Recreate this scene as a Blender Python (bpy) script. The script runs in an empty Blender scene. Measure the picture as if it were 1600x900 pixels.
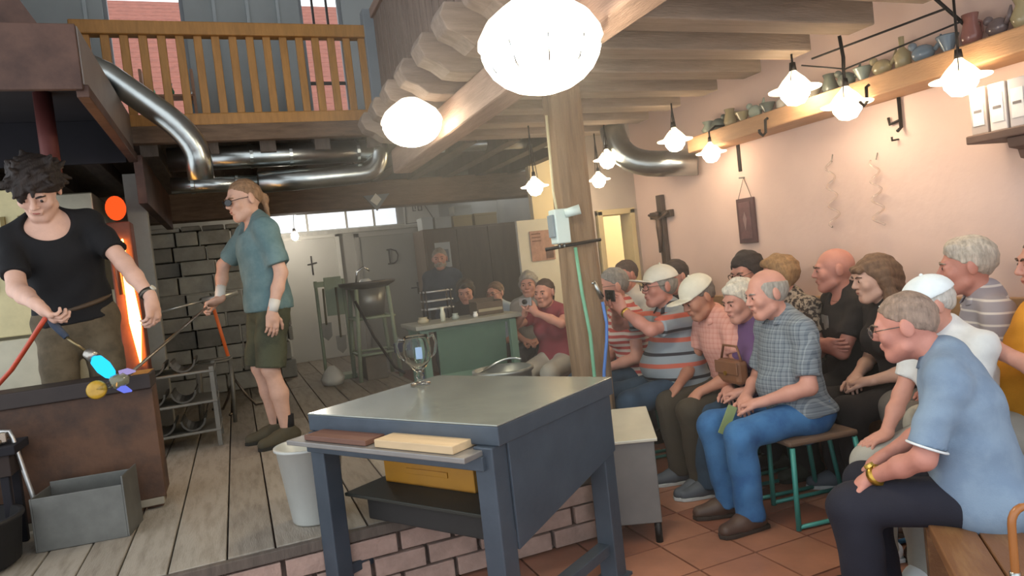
import bpy, bmesh, math, random
import numpy as np
from mathutils import Vector, Matrix
random.seed(7); np.random.seed(7)
SC = bpy.context.scene
COL = SC.collection

# ------------------------------------------------------------------ camera
F = 1090.0; ROLL = math.atan(.112); PITCH = math.radians(-2.18); YAW = math.radians(21.6); CZ = 1.43
fw = np.array([math.sin(YAW)*math.cos(PITCH), math.cos(YAW)*math.cos(PITCH), math.sin(PITCH)])
_r = np.array([math.cos(YAW), -math.sin(YAW), 0.]); _u = np.cross(_r, fw)
CR = math.cos(ROLL)*_r - math.sin(ROLL)*_u
CU = math.sin(ROLL)*_r + math.cos(ROLL)*_u
cam = bpy.data.cameras.new('camera'); camo = bpy.data.objects.new('camera', cam); COL.objects.link(camo)
cam.sensor_width = 36.0; cam.lens = F/1600*36.0; cam.clip_start = .05; cam.clip_end = 200
M = Matrix(((CR[0], CU[0], -fw[0], 0), (CR[1], CU[1], -fw[1], 0), (CR[2], CU[2], -fw[2], CZ), (0, 0, 0, 1)))
camo.matrix_world = M
SC.camera = camo
# ------------------------------------------------------------------ world, exposure
SC.view_settings.view_transform = 'Standard'; SC.view_settings.look = 'None'
SC.view_settings.gamma = 1; SC.view_settings.use_curve_mapping = False
SC.view_settings.exposure = 0.36
W = bpy.data.worlds.new('world'); SC.world = W; W.use_nodes = True
bg = W.node_tree.nodes['Background']; bg.inputs[0].default_value = (.88, .94, 1., 1); bg.inputs[1].default_value = 1.6
LAMP = 26.0      # radiance of the small warm lamps
BIG = 26.0
SC.cycles.adaptive_threshold = .02; SC.cycles.max_bounces = 8; SC.cycles.diffuse_bounces = 3; SC.cycles.glossy_bounces = 3; SC.cycles.transmission_bounces = 6; SC.cycles.transparent_max_bounces = 6       # radiance of the two large pendant lamps

# ------------------------------------------------------------------ materials
def lin(c):
    if isinstance(c, str):
        c = [int(c[i:i+2], 16)/255 for i in (0, 2, 4)]
    return tuple(((x+.055)/1.055)**2.4 if x > .04045 else x/12.92 for x in c)
MATS = {}
def mat(name, col, rough=.6, metal=0., var=.12, scale=6., bump=.0, bscale=40., emit=0., ecol=None, trans=0., alpha=1., col2=None, stretch=(1, 1, 1), ior=1.45, spec=.5, c2amt=(.42, .62)):
    if name in MATS: return MATS[name]
    m = bpy.data.materials.new(name); m.use_nodes = True
    nt = m.node_tree; N = nt.nodes; L = nt.links
    b = N['Principled BSDF']; c = lin(col)
    b.inputs['Base Color'].default_value = (*c, 1); b.inputs['Roughness'].default_value = rough
    b.inputs['Metallic'].default_value = metal; b.inputs['IOR'].default_value = ior
    b.inputs['Transmission Weight'].default_value = trans; b.inputs['Alpha'].default_value = alpha
    b.inputs['Specular IOR Level'].default_value = spec
    if emit:
        b.inputs['Emission Color'].default_value = (*lin(ecol or col), 1); b.inputs['Emission Strength'].default_value = emit
    if var or bump or col2:
        tc = N.new('ShaderNodeTexCoord'); mp = N.new('ShaderNodeMapping'); mp.inputs['Scale'].default_value = stretch
        L.new(tc.outputs['Object'], mp.inputs['Vector'])
    if var or col2:
        n = N.new('ShaderNodeTexNoise'); n.inputs['Scale'].default_value = scale; n.inputs['Detail'].default_value = 6; n.inputs['Roughness'].default_value = .62
        L.new(mp.outputs[0], n.inputs['Vector'])
        r = N.new('ShaderNodeValToRGB')
        if col2:
            d = lin(col2); r.color_ramp.elements[0].position, r.color_ramp.elements[1].position = c2amt
            r.color_ramp.elements[0].color = (*c, 1); r.color_ramp.elements[1].color = (*d, 1)
        else:
            r.color_ramp.elements[0].position = .3; r.color_ramp.elements[1].position = .7
            r.color_ramp.elements[0].color = (*[x*(1-var) for x in c], 1); r.color_ramp.elements[1].color = (*[min(1, x*(1+var)) for x in c], 1)
        L.new(n.outputs['Fac'], r.inputs['Fac']); L.new(r.outputs['Color'], b.inputs['Base Color'])
    if bump:
        n2 = N.new('ShaderNodeTexNoise'); n2.inputs['Scale'].default_value = bscale; n2.inputs['Detail'].default_value = 4
        L.new(mp.outputs[0], n2.inputs['Vector'])
        bp = N.new('ShaderNodeBump'); bp.inputs['Strength'].default_value = bump; bp.inputs['Distance'].default_value = .01
        L.new(n2.outputs['Fac'], bp.inputs['Height']); L.new(bp.outputs[0], b.inputs['Normal'])
    MATS[name] = m
    return m
def bands(name, stops, period, axis=2, rough=.85, axis2=None, amt2=.5):
    """woven stripes along one object axis; stops = [(position 0..1, colour)]; axis2 adds crossing stripes (plaid)"""
    if name in MATS: return MATS[name]
    m = bpy.data.materials.new(name); m.use_nodes = True
    nt = m.node_tree; N = nt.nodes; L = nt.links; b = N['Principled BSDF']; b.inputs['Roughness'].default_value = rough
    tc = N.new('ShaderNodeTexCoord'); sx = N.new('ShaderNodeSeparateXYZ'); L.new(tc.outputs['Object'], sx.inputs[0])
    def ramp(ax):
        dv = N.new('ShaderNodeMath'); dv.operation = 'DIVIDE'; L.new(sx.outputs[ax], dv.inputs[0]); dv.inputs[1].default_value = period
        fr = N.new('ShaderNodeMath'); fr.operation = 'FRACT'; L.new(dv.outputs[0], fr.inputs[0])
        r = N.new('ShaderNodeValToRGB'); r.color_ramp.interpolation = 'CONSTANT'
        e = r.color_ramp.elements
        while len(e) < len(stops): e.new(.5)
        for k, (p, c) in enumerate(stops): e[k].position = p; e[k].color = (*lin(c), 1)
        L.new(fr.outputs[0], r.inputs[0]); return r
    r = ramp(axis); out = r.outputs[0]
    if axis2 is not None:
        r2 = ramp(axis2); mx = N.new('ShaderNodeMix'); mx.data_type = 'RGBA'; mx.inputs[0].default_value = amt2
        L.new(r.outputs[0], mx.inputs[6]); L.new(r2.outputs[0], mx.inputs[7]); out = mx.outputs[2]
    L.new(out, b.inputs['Base Color'])
    MATS[name] = m
    return m
def glow(name, col, strength):
    if name in MATS: return MATS[name]
    m = bpy.data.materials.new(name); m.use_nodes = True; nt = m.node_tree
    nt.nodes.remove(nt.nodes['Principled BSDF'])
    e = nt.nodes.new('ShaderNodeEmission'); e.inputs[0].default_value = (*lin(col), 1); e.inputs[1].default_value = strength
    nt.links.new(e.outputs[0], nt.nodes['Material Output'].inputs[0]); MATS[name] = m
    return m

# ------------------------------------------------------------------ mesh helpers
def rotz(a): c, s = math.cos(a), math.sin(a); return np.array([[c, -s, 0], [s, c, 0], [0, 0, 1.]])
def nrm(v): v = np.array(v, float); return v/max(1e-9, np.linalg.norm(v))
def frame(d):
    d = nrm(d); h = np.array([0, 0, 1.]) if abs(d[2]) < .9 else np.array([1., 0, 0])
    a = nrm(np.cross(h, d)); return a, np.cross(d, a), d
class MB:
    def __init__(s): s.v = []; s.f = []
    def add(s, vs, fs):
        o = len(s.v); s.v += [tuple(map(float, p)) for p in vs]; s.f += [tuple(i+o for i in f) for f in fs]; return s
    def box(s, c, size, R=None):
        h = np.array(size, float)/2
        P = np.array([[x, y, z] for x in (-1, 1) for y in (-1, 1) for z in (-1, 1)])*h
        if R is not None: P = P @ np.array(R).T
        return s.add(P+np.array(c, float), [(0, 1, 3, 2), (4, 6, 7, 5), (0, 4, 5, 1), (2, 3, 7, 6), (0, 2, 6, 4), (1, 5, 7, 3)])
    def bb(s, lo, hi):
        lo = np.array(lo, float); hi = np.array(hi, float); return s.box((lo+hi)/2, hi-lo)
    def bar(s, a, b, w, h, up=(0, 0, 1)):
        a = np.array(a, float); b = np.array(b, float); d = b-a; l = np.linalg.norm(d); d = d/l
        x = np.cross(d, np.array(up, float)); x = nrm(x) if np.linalg.norm(x) > 1e-4 else np.array([1., 0, 0]); z = np.cross(x, d)
        return s.box((a+b)/2, (w, l, h), np.array([x, d, z]).T)
    def cyl(s, a, b, ra, rb=None, n=12, caps=True):
        rb = ra if rb is None else rb; a = np.array(a, float); b = np.array(b, float); x, y, _ = frame(b-a)
        A = [a+ra*(math.cos(t)*x+math.sin(t)*y) for t in np.linspace(0, 2*math.pi, n, endpoint=False)]
        B = [b+rb*(math.cos(t)*x+math.sin(t)*y) for t in np.linspace(0, 2*math.pi, n, endpoint=False)]
        fs = [(i, (i+1) % n, n+(i+1) % n, n+i) for i in range(n)]
        if caps: fs += [tuple(range(n-1, -1, -1)), tuple(range(n, 2*n))]
        return s.add(A+B, fs)
    def tube(s, pts, r, n=8, closed=False):
        P = [np.array(p, float) for p in pts]; m = len(P); rs = r if isinstance(r, (list, tuple)) else [r]*m
        V = []; px = None
        for i in range(m):
            d = nrm((P[(i+1) % m] if closed or i < m-1 else P[i])-(P[i-1] if closed or i > 0 else P[i]))
            if px is None: x, y, _ = frame(d)
            else:
                x = px-d*np.dot(px, d); x = nrm(x); y = np.cross(d, x)
            px = x
            V += [P[i]+rs[i]*(math.cos(t)*x+math.sin(t)*y) for t in np.linspace(0, 2*math.pi, n, endpoint=False)]
        fs = []
        for i in range(m if closed else m-1):
            j = (i+1) % m
            fs += [(i*n+k, i*n+(k+1) % n, j*n+(k+1) % n, j*n+k) for k in range(n)]
        if not closed: fs += [tuple(range(n-1, -1, -1)), tuple(range((m-1)*n, m*n))]
        return s.add(V, fs)
    def lathe(s, prof, n=20, c=(0, 0, 0), R=None, closed=False):
        V = []; m = len(prof)
        for r, z in prof: V += [(max(r, 1e-4)*math.cos(t), max(r, 1e-4)*math.sin(t), z) for t in np.linspace(0, 2*math.pi, n, endpoint=False)]
        V = np.array(V)
        if R is not None: V = V @ np.array(R).T
        fs = []
        for i in range(m if closed else m-1):
            j = (i+1) % m
            fs += [(i*n+k, i*n+(k+1) % n, j*n+(k+1) % n, j*n+k) for k in range(n)]
        return s.add(V+np.array(c, float), fs)
    def ball(s, c, r, n=12, m=8):
        r = np.array(r if hasattr(r, '__len__') else (r, r, r), float)
        V = [(0, 0, 1)]+[(math.sin(p)*math.cos(t), math.sin(p)*math.sin(t), math.cos(p)) for p in np.linspace(0, math.pi, m+1)[1:-1] for t in np.linspace(0, 2*math.pi, n, endpoint=False)]+[(0, 0, -1)]
        fs = [(0, 1+k, 1+(k+1) % n) for k in range(n)]
        for i in range(m-2): fs += [(1+i*n+k, 1+(i+1)*n+k, 1+(i+1)*n+(k+1) % n, 1+i*n+(k+1) % n) for k in range(n)]
        e = len(V)-1; o = 1+(m-2)*n
        fs += [(o+k, e, o+(k+1) % n) for k in range(n)]
        return s.add(np.array(V)*r+np.array(c, float), fs)
    def prism(s, poly, d0, d1, ax='y'):
        """polygon in the two other axes extruded along ax from d0 to d1"""
        f = {'x': lambda a, b, d: (d, a, b), 'y': lambda a, b, d: (a, d, b), 'z': lambda a, b, d: (a, b, d)}[ax]
        n = len(poly)
        return s.add([f(a, b, d0) for a, b in poly]+[f(a, b, d1) for a, b in poly],
                     [tuple(range(n)), tuple(range(2*n-1, n-1, -1))]+[(i, n+i, n+(i+1) % n, (i+1) % n) for i in range(n)])
    def build(s, name, m, parent=None, smooth=False, bevel=0., world=False, solid=0.):
        V = np.array(s.v)
        loc = np.zeros(3)
        if parent is None:
            loc = np.array([(V[:, 0].min()+V[:, 0].max())/2, (V[:, 1].min()+V[:, 1].max())/2, V[:, 2].min()]); V = V-loc
        elif world:
            p = parent
            while p is not None: V = V-np.array(p.location); p = p.parent
        me = bpy.data.meshes.new(name); me.from_pydata(V.tolist(), [], s.f); me.validate()
        b = bmesh.new(); b.from_mesh(me); bmesh.ops.recalc_face_normals(b, faces=b.faces); b.to_mesh(me); b.free()
        o = bpy.data.objects.new(name, me); COL.objects.link(o); o.location = loc
        if parent is not None: o.parent = parent
        for mm in (m if isinstance(m, (list, tuple)) else [m]): me.materials.append(mm)
        if smooth: me.polygons.foreach_set('use_smooth', [True]*len(me.polygons))
        if solid:
            md = o.modifiers.new('thick', 'SOLIDIFY'); md.thickness = solid; md.offset = 0
        if bevel:
            md = o.modifiers.new('bevel', 'BEVEL'); md.width = bevel; md.segments = 2; md.limit_method = 'ANGLE'
        return o
def tag(o, label, cat, group=None, kind=None):
    o['label'] = label; o['category'] = cat
    if group: o['group'] = group
    if kind: o['kind'] = kind
    return o
def thing(name, label, cat, loc=(0, 0, 0), az=0., group=None, kind=None):
    o = bpy.data.objects.new(name, None); COL.objects.link(o); o.empty_display_size = .1
    o.location = loc; o.rotation_euler = (0, 0, az)
    return tag(o, label, cat, group, kind)
def struct(o, label, cat): return tag(o, label, cat, kind='structure')
def piece(o, mesh_src, name, loc, parent, rot=(0, 0, 0), scale=(1, 1, 1)):
    c = bpy.data.objects.new(name, mesh_src); COL.objects.link(c); c.parent = parent; c.location = loc; c.rotation_euler = rot; c.scale = scale
    return c
# ------------------------------------------------------------------ materials of the place
ZP = .34                       # height of the plank platform
m_pink = mat('pink plaster', 'd9bdb0', .9, var=.05, scale=2.2, bump=.25, bscale=18)
m_greyw = mat('grey plaster', 'a9a79f', .9, var=.07, scale=3, bump=.15, bscale=25)
m_white = mat('white paint', 'd2d0c6', .6, var=.05, scale=4)
m_dooroff = mat('off white door paint', 'c2c0b6', .5, var=.05, scale=3)
m_doorgrey = mat('grey door paint', '96968e', .5, var=.06, scale=3)
m_beam = mat('old beam wood', '6e5a49', .8, var=.3, scale=5, bump=.5, bscale=30, stretch=(1, 6, 6))
m_joist = mat('joist wood', '8d7d70', .8, var=.22, scale=5, bump=.4, bscale=30, stretch=(.6, 6, 6))
m_joistY = mat('beam wood along', '93796a', .8, var=.22, scale=5, bump=.4, bscale=30, stretch=(6, .6, 6))
m_rail = mat('varnished rail wood', 'a8793f', .5, var=.18, scale=6, bump=.15, bscale=30, stretch=(5, 5, .8))
m_dark = mat('dark boards', '5b5149', .8, var=.25, scale=6, bump=.3, bscale=30, stretch=(5, 1, 1))
m_gallery = mat('gallery panel paint', 'a2a8a8', .7, var=.06, scale=3)
m_brick = mat('riser brick', 'a0867a', .85, var=.25, scale=9, bump=.5, bscale=50)
m_mortar = mat('mortar', '85736a', .95, var=.2, scale=12, bump=.4, bscale=60)
m_plank = [mat('plank %d' % i, c, .75, var=.2, scale=7, bump=.35, bscale=40, stretch=(4, .6, 4), col2=c2, c2amt=(.45, .75)) for i, (c, c2) in enumerate([('8e8578', '72685c'), ('988f82', '7a7164'), ('857c70', '6a6055')])]
m_tile = [mat('terracotta tile %d' % i, c, .42, var=.16, scale=5, bump=.1, bscale=30) for i, c in enumerate(['9c6b54', '92614c', 'a5745c', '8a5946'])]
m_grout = mat('grout', '6a4636', .9, var=.1)
m_steel = mat('galvanised duct', 'a9aeac', .28, metal=1., var=.12, scale=7, bump=.05, bscale=20)
m_black = mat('black iron', '241f1d', .5, metal=.4, var=.15)

def at(px, py, X=None, Y=None, Z=None):
    """a point of the place seen at a pixel of the 1600x900 frame, on the plane X, Y or Z"""
    d = fw+CR*(px-800)/F+CU*(450-py)/F
    t = X/d[0] if X is not None else Y/d[1] if Y is not None else (Z-CZ)/d[2]
    return np.array([0, 0, CZ])+d*t

# floor of terracotta tiles
fl = struct(MB().bb((-2.4, -1.2, -.1), (5.2, 10.5, -.012)).build('floor', m_grout), 'terracotta tiled floor of the workshop', 'floor')
tm = MB().bb((-.146, -.146, -.011), (.146, .146, .0)).build('tile', m_tile[0], fl, bevel=.003)
bpy.data.objects.remove(tm)
tmesh = []
for mm in m_tile:
    me = MB(); me.bb((-.147, -.147, -.012), (.147, .147, 0)); o = me.build('tile', mm, fl, bevel=0); tmesh.append(o.data); bpy.data.objects.remove(o)
rt = random.Random(3)
for i in range(0, 13):
    for j in range(0, 21):
        x = -.25+.305*i; y = .55+.305*j+(.0 if i % 2 else .0)
        if y > 3.0 and x < 1.5: continue
        if x > 3.5: continue
        o = piece(None, tmesh[rt.choice([0, 0, 1, 2, 3])], 'tile', (x-fl.location[0], y-fl.location[1], -fl.location[2]+rt.uniform(-.0012, .0008)), fl, (rt.uniform(-.003, .003), rt.uniform(-.003, .003), 0))
# plank platform with a brick riser
pf = struct(MB().bb((-2.3, 3.16, -.01), (1.55, 10.3, ZP-.045)).build('platform', m_mortar), 'raised timber platform of grey worn planks with a brick front', 'platform')
def child(mb, name, m, root, **k): return mb.build(name, m, root, world=True, **k)
xs = -2.3; k = 0
while xs < 1.55:
    w = rt.uniform(.17, .235); x1 = min(xs+w, 1.56); y = 3.12
    for yy in (rt.uniform(4.9, 6.6), rt.uniform(7.6, 8.9), 10.3):
        z = ZP+rt.uniform(-.003, .002)
        child(MB().bb((xs+.004, y+.002, ZP-.045), (x1-.004, yy-.002, z)), 'plank', m_plank[rt.randrange(3)], pf, bevel=.004); y = yy
    xs = x1; k += 1
child(MB().bb((-2.3, 3.085, ZP-.05), (1.55, 3.121, ZP-.004)), 'edge_board', m_dark, pf, bevel=.004)
for r_ in range(3):
    x = -2.3+(0 if r_ % 2 else -.12)
    while x < 1.5:
        a = max(x, -2.3); b = min(x+.238, 1.55)
        child(MB().bb((a+.005, 3.095+rt.uniform(-.006, .006), .012+r_*.093), (b-.005, 3.17, .012+r_*.093+.083)), 'brick', m_brick, pf, bevel=.004); x += .248
# walls
wr_ = struct(MB().bb((3.55, -1.2, -.05), (3.75, 5.6, 4.7)).build('wall_right', m_pink), 'long pink plastered wall behind the visitors', 'wall')
mb = MB(); mb.bb((2.86, 5.6, -.05), (3.10, 5.75, 2.62)); mb.bb((3.10, 5.6, 1.80), (3.56, 5.75, 2.62)); mb.bb((3.50, 5.6, -.05), (3.56, 5.75, 1.8))
struct(mb.build('wall_partition', mat('beige plaster', 'b3a596', .9, var=.05, scale=3, bump=.15, bscale=25)), 'short beige wall with the lit doorway behind the pillar', 'wall')
mb = MB(); mb.bb((3.12, 5.58, 0), (3.17, 5.77, 1.79)); mb.bb((3.46, 5.58, 0), (3.51, 5.77, 1.79)); mb.bb((3.12, 5.58, 1.75), (3.51, 5.77, 1.80))
struct(mb.build('door_3', mat('cream door frame', 'cdb98a', .5, var=.08), bevel=.004), 'cream frame of the lit doorway beside the crucifix', 'door')
# bright side room behind that doorway
mb = MB(); mb.bb((3.3, 7.4, -.05), (6.2, 7.5, 2.6)); mb.bb((6.1, 5.75, -.05), (6.2, 7.4, 2.6)); mb.bb((3.76, 5.6, -.05), (6.2, 5.75, 2.6)); mb.bb((3.56, 5.6, 2.6), (6.2, 7.5, 2.66))
struct(mb.build('wall_sideroom', mat('cream wall', 'e6d6b4', .9, var=.04)), 'cream walls of the side room seen through the doorway', 'wall')
pl = bpy.data.lights.new('side room lamp', 'POINT'); pl.energy = 45; pl.color = (1, .86, .6); pl.shadow_soft_size = .12
plo = bpy.data.objects.new('side_room_lamp', pl); plo.location = (4.6, 6.5, 2.3); COL.objects.link(plo)
wb = struct(MB().bb((-2.4, 10.3, -.05), (4.4, 10.45, 2.66)).build('wall_back', m_greyw), 'grey plastered back wall with the two doors', 'wall')
struct(MB().bb((3.98, 7.5, -.05), (4.1, 10.3, 2.66)).build('wall_side', m_greyw), 'grey side wall beside the brown wardrobe', 'wall')
struct(MB().bb((-2.4, 5.6, -.05), (-2.3, 10.4, 2.68)).bb((-2.4, 5.6, 2.68), (-2.3, 7.33, 4.7)).build('wall_left', mat('sooty plaster', '8f867c', .9, var=.15, scale=3, bump=.2)), 'sooty wall behind the furnace', 'wall')
struct(MB().bb((-2.4, -.4, 4.7), (3.75, 7.33, 4.8)).build('ceiling', mat('ceiling plaster', 'b9b4ad', .9, var=.06)), 'plain plaster ceiling high above the furnace', 'ceiling')
# gallery: floor, fascia, window wall
gz = 2.62
gf = struct(MB().bb((-2.3, 5.78, gz), (3.5, 10.3, gz+.07)).build('gallery_floor', m_dark), 'timber gallery floor above the back of the workshop', 'floor')
child(MB().bb((-2.3, 5.70, gz-.04), (1.34, 5.78, gz+.085)), 'fascia', m_beam, gf, bevel=.006)
for i in range(14): child(MB().bb((-2.2+i*.42, 5.8, gz-.12), (-2.08+i*.42, 10.28, gz)), 'joist', m_dark, gf)
struct(MB().bb((-2.3, 7.95, 2.22), (4.0, 8.2, 2.52)).build('trim_1', m_beam, bevel=.012), 'heavy brown beam across the back of the workshop', 'beam')
struct(MB().bb((.75, 8.2, 2.22), (4.0, 8.26, 2.62)).build('trim_2', mat('grey board', '8c887f', .8, var=.08)), 'grey boarding above the brown cross beam', 'panel')
# window wall of the gallery with two openings
mb = MB()
for x0, x1 in ((-2.3, -.80), (-.13, .92), (1.34, 3.5)): mb.bb((x0, 7.2, gz+.07), (x1, 7.32, 4.7))
mb.bb((-.8, 7.2, gz+.07), (-.13, 7.32, 2.78)); mb.bb((.92, 7.2, gz+.07), (1.34, 7.32, 2.78))
gw = struct(mb.build('wall_gallery', m_gallery), 'blue grey panelled wall on the gallery between the windows', 'wall')
for x in (-.95, .12, .42, .70): child(MB().bb((x, 7.17, gz+.07), (x+.03, 7.2, 4.7)), 'batten', mat('pale batten', 'aeb6b8', .5, var=.05), gw)
m_glass = mat('window glass', 'ffffff', .02, trans=1., var=0, ior=1.02, spec=.1)
for nme, x0, x1, lab in (('window_1', -.80, -.13, 'tall gallery window above the furnace with red roof outside'), ('window_2', .92, 1.34, 'narrow gallery window beside the corner post')):
    w = struct(MB().bb((x0, 7.25, 2.78), (x0+.035, 7.31, 4.65)).bb((x1-.035, 7.25, 2.78), (x1, 7.31, 4.65)).bb((x0, 7.25, 2.76), (x1, 7.31, 2.80)).build(nme, mat('window frame', '8f9396', .5, var=.05)), lab, 'window')
    child(MB().bb((x0+.03, 7.276, 2.79), (x1-.03, 7.28, 4.65)), 'pane', m_glass, w)
    if nme == 'window_2':
        for z in (3.42, 4.0): child(MB().bb((x0, 7.262, z), (x1, 7.29, z+.03)), 'glazing_bar', mat('dark bar', '4a4440', .6), w)
        for x in (x0+.13, x0+.27): child(MB().bb((x, 7.262, 2.8), (x+.022, 7.29, 4.6)), 'glazing_bar', mat('dark bar', '4a4440', .6), w)
# neighbouring roof outside, each course of tiles a step
m_roof = mat('roof tile', '8c5140', .8, var=.2, scale=8, bump=.3)
rf = thing('neighbour_roof', 'red tiled roof of the neighbouring house outside the gallery windows', 'roof', (.5, 11.2, 2.2))
for i in range(32):
    y = 11.2+i*.22; z = 3.3+i*.16
    child(MB().box((.5, y, z), (7.5, .30, .035), np.array([[1, 0, 0], [0, math.cos(.62), -math.sin(.62)], [0, math.sin(.62), math.cos(.62)]])), 'tile_course', m_roof, rf)
child(MB().bb((-3.2, 11.1, 0), (4.2, 11.25, 3.3)), 'house_wall', mat('outside render', 'd8d2c4', .9, var=.05), rf)
# right mezzanine: deck, joists, edge beam
ceil = struct(MB().bb((1.30, 1.3, 2.66), (3.30, 5.75, 2.70)).build('ceiling_mezzanine', m_joist), 'board ceiling on joists above the visitors', 'ceiling')
jy = [1.36, 1.80, 2.23, 2.67, 3.10, 3.51, 3.94, 4.37, 4.80, 5.24]
for y in jy:
    prof = [(1.05, 2.66), (1.02, 2.60), (1.05, 2.53), (1.12, 2.50), (1.18, 2.455), (1.26, 2.445), (3.245, 2.445), (3.245, 2.66)]
    child(MB().prism(prof, y, y+.17, 'y'), 'joist', m_joist, ceil, bevel=.008)
struct(MB().bb((1.32, 1.2, 2.25), (1.48, 5.68, 2.445)).build('trim_3', m_joistY, bevel=.015), 'thick pinkish beam under the joist ends', 'beam')
# boarded parapet along the mezzanine edge
pr = thing('parapet', 'boarded wooden parapet along the mezzanine edge above the lamps', 'railing', (1.32, 3.6, 2.7))
child(MB().bb((1.29, 1.35, 2.70), (1.36, 5.7, 2.80)), 'bottom_rail', m_joistY, pr, bevel=.006)
child(MB().bb((1.28, 1.35, 3.52), (1.38, 5.7, 3.60)), 'top_rail', m_joistY, pr, bevel=.006)
y = 1.4
while y < 5.66:
    child(MB().bb((1.305, y, 2.79), (1.335, y+.115, 3.53)), 'board', mat('parapet board', '7b6b60', .8, var=.2, scale=5, stretch=(6, 6, .8), bump=.3), pr, bevel=.004); y += .135
# balcony railing over the furnace
br = thing('balcony_railing', 'honey coloured wooden balcony railing with upright balusters', 'railing', (-.4, 5.74, 2.7))
child(MB().bb((-.86, 5.69, 3.37), (1.30, 5.80, 3.47)), 'hand_rail', m_rail, br, bevel=.01)
child(MB().bb((-.86, 5.70, 2.70), (1.30, 5.79, 2.79)), 'bottom_rail', m_rail, br, bevel=.01)
x = -.80
while x < 1.22:
    child(MB().bb((x, 5.725, 2.78), (x+.058, 5.765, 3.38)), 'baluster', m_rail, br, bevel=.006); x += .123
child(MB().bb((1.22, 5.68, 2.60), (1.31, 5.80, 3.6)), 'newel_post', mat('newel paint', '7d858a', .6, var=.06), br, bevel=.008)
# oak pillar
m_pil = mat('pillar wood', '8a7258', .75, var=.25, scale=4, bump=.5, bscale=22, stretch=(5, 5, .5), col2='6e5842', c2amt=(.4, .7))
mb = MB(); rp = random.Random(4); zz = [0, .3, .7, 1.1, 1.5, 1.9, 2.445]; V = []
for z in zz:
    for (sx, sy) in ((-1, -.6), (-.6, -1), (.6, -1), (1, -.6), (1, .6), (.6, 1), (-.6, 1), (-1, .6)):
        w = .112-.006*z; V.append((1.965+sx*w+rp.uniform(-.006, .006), 3.81+sy*w+rp.uniform(-.006, .006), z))
mb.add(V, [tuple(range(7, -1, -1)), tuple(range(48, 56))]+[(8*i+k, 8*i+(k+1) % 8, 8*i+8+(k+1) % 8, 8*i+8+k) for i in range(6) for k in range(8)])
tag(mb.build('pillar', m_pil, bevel=.008), 'rough oak pillar in the middle of the room', 'pillar', kind='structure')
# ------------------------------------------------------------------ back of the workshop: doors, wardrobe
def boxpart(root, name, m, lo, hi, bevel=.004): return child(MB().bb(lo, hi), name, m, root, bevel=bevel)
d1 = thing('door_1', 'off white door with lever handle at the back left', 'door', (1.05, 10.27, ZP), kind='structure')
boxpart(d1, 'leaf', m_dooroff, (.66, 10.24, ZP), (1.42, 10.29, 2.06)); boxpart(d1, 'frame', m_white, (1.42, 10.22, ZP), (1.48, 10.31, 2.10)); boxpart(d1, 'frame', m_white, (.60, 10.22, ZP), (.66, 10.31, 2.10)); boxpart(d1, 'frame', m_white, (.60, 10.22, 2.06), (1.48, 10.31, 2.11))
hd = boxpart(d1, 'handle_plate', m_black, (1.34, 10.225, 1.08), (1.375, 10.24, 1.30)); child(MB().tube([(1.357, 10.23, 1.22), (1.357, 10.18, 1.22), (1.22, 10.18, 1.225)], .011, 8), 'lever', m_black, hd, smooth=True)
d2 = thing('door_2', 'grey door carrying an iron letter D', 'door', (2.2, 10.27, ZP), kind='structure')
boxpart(d2, 'leaf', m_doorgrey, (1.76, 10.22, ZP), (2.62, 10.29, 2.02)); boxpart(d2, 'frame', m_greyw, (1.70, 10.2, ZP), (1.76, 10.31, 2.08)); boxpart(d2, 'frame', m_greyw, (2.62, 10.2, ZP), (2.70, 10.31, 2.08)); boxpart(d2, 'frame', m_greyw, (1.70, 10.2, 2.02), (2.70, 10.31, 2.08))
lx, lz = 2.22, 1.70
child(MB().tube([(lx-.05, 10.2, lz-.11), (lx-.05, 10.2, lz+.11)], .013, 6).tube([(lx-.085, 10.2, lz+.10), (lx-.02, 10.2, lz+.105), (lx+.05, 10.2, lz+.075), (lx+.078, 10.2, lz+.01), (lx+.06, 10.2, lz-.06), (lx+.01, 10.2, lz-.10), (lx-.085, 10.2, lz-.105)], .012, 6), 'letter_d', m_black, d2, smooth=True)
hd = boxpart(d2, 'handle_plate', m_black, (2.53, 10.205, 1.10), (2.56, 10.22, 1.28)); child(MB().tube([(2.545, 10.21, 1.2), (2.545, 10.17, 1.2), (2.43, 10.17, 1.2)], .01, 8), 'lever', m_black, hd, smooth=True)
o = MB().tube([(1.06, 10.225, 1.55), (1.06, 10.225, 1.82)], .011, 6).tube([(1.0, 10.225, 1.70), (1.13, 10.225, 1.72)], .010, 6).build('wall_cross', m_black, smooth=True); tag(o, 'small dark iron cross fixed to the off white back door', 'cross')
# pale transom band and ledge above the doors
struct(MB().bb((-.1, 10.2, 2.10), (2.75, 10.31, 2.16)).build('trim_4', m_white, bevel=.006), 'narrow pale ledge above the back doors', 'ledge')
w3 = struct(MB().bb((.55, 10.26, 2.18), (2.35, 10.30, 2.50)).build('window_3', mat('daylit transom', 'e8ece8', .4, var=.03, emit=.9, ecol='eef4ff')), 'lit frosted transom window over the back doors', 'window')
for x in (1.05, 1.60, 2.0): child(MB().bb((x, 10.24, 2.17), (x+.03, 10.27, 2.5)), 'glazing_bar', m_white, w3)
sg = thing('drawn_sign', 'white sheet with a black drawn trapezoid above the letter D door', 'sign', (2.72, 10.17, 2.1))
boxpart(sg, 'sheet', mat('paper', 'd8d8d2', .8, var=.03), (2.44, 10.15, 2.13), (2.98, 10.16, 2.50), 0)
for a, b in (((2.48, 2.48), (2.46, 2.15)), ((2.46, 2.15), (2.75, 2.17)), ((2.74, 2.46), (2.90, 2.17))): child(MB().bar((a[0], 10.145, a[1]), (b[0], 10.145, b[1]), .006, .012, (0, 1, 0)), 'line', m_black, sg)
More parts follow.
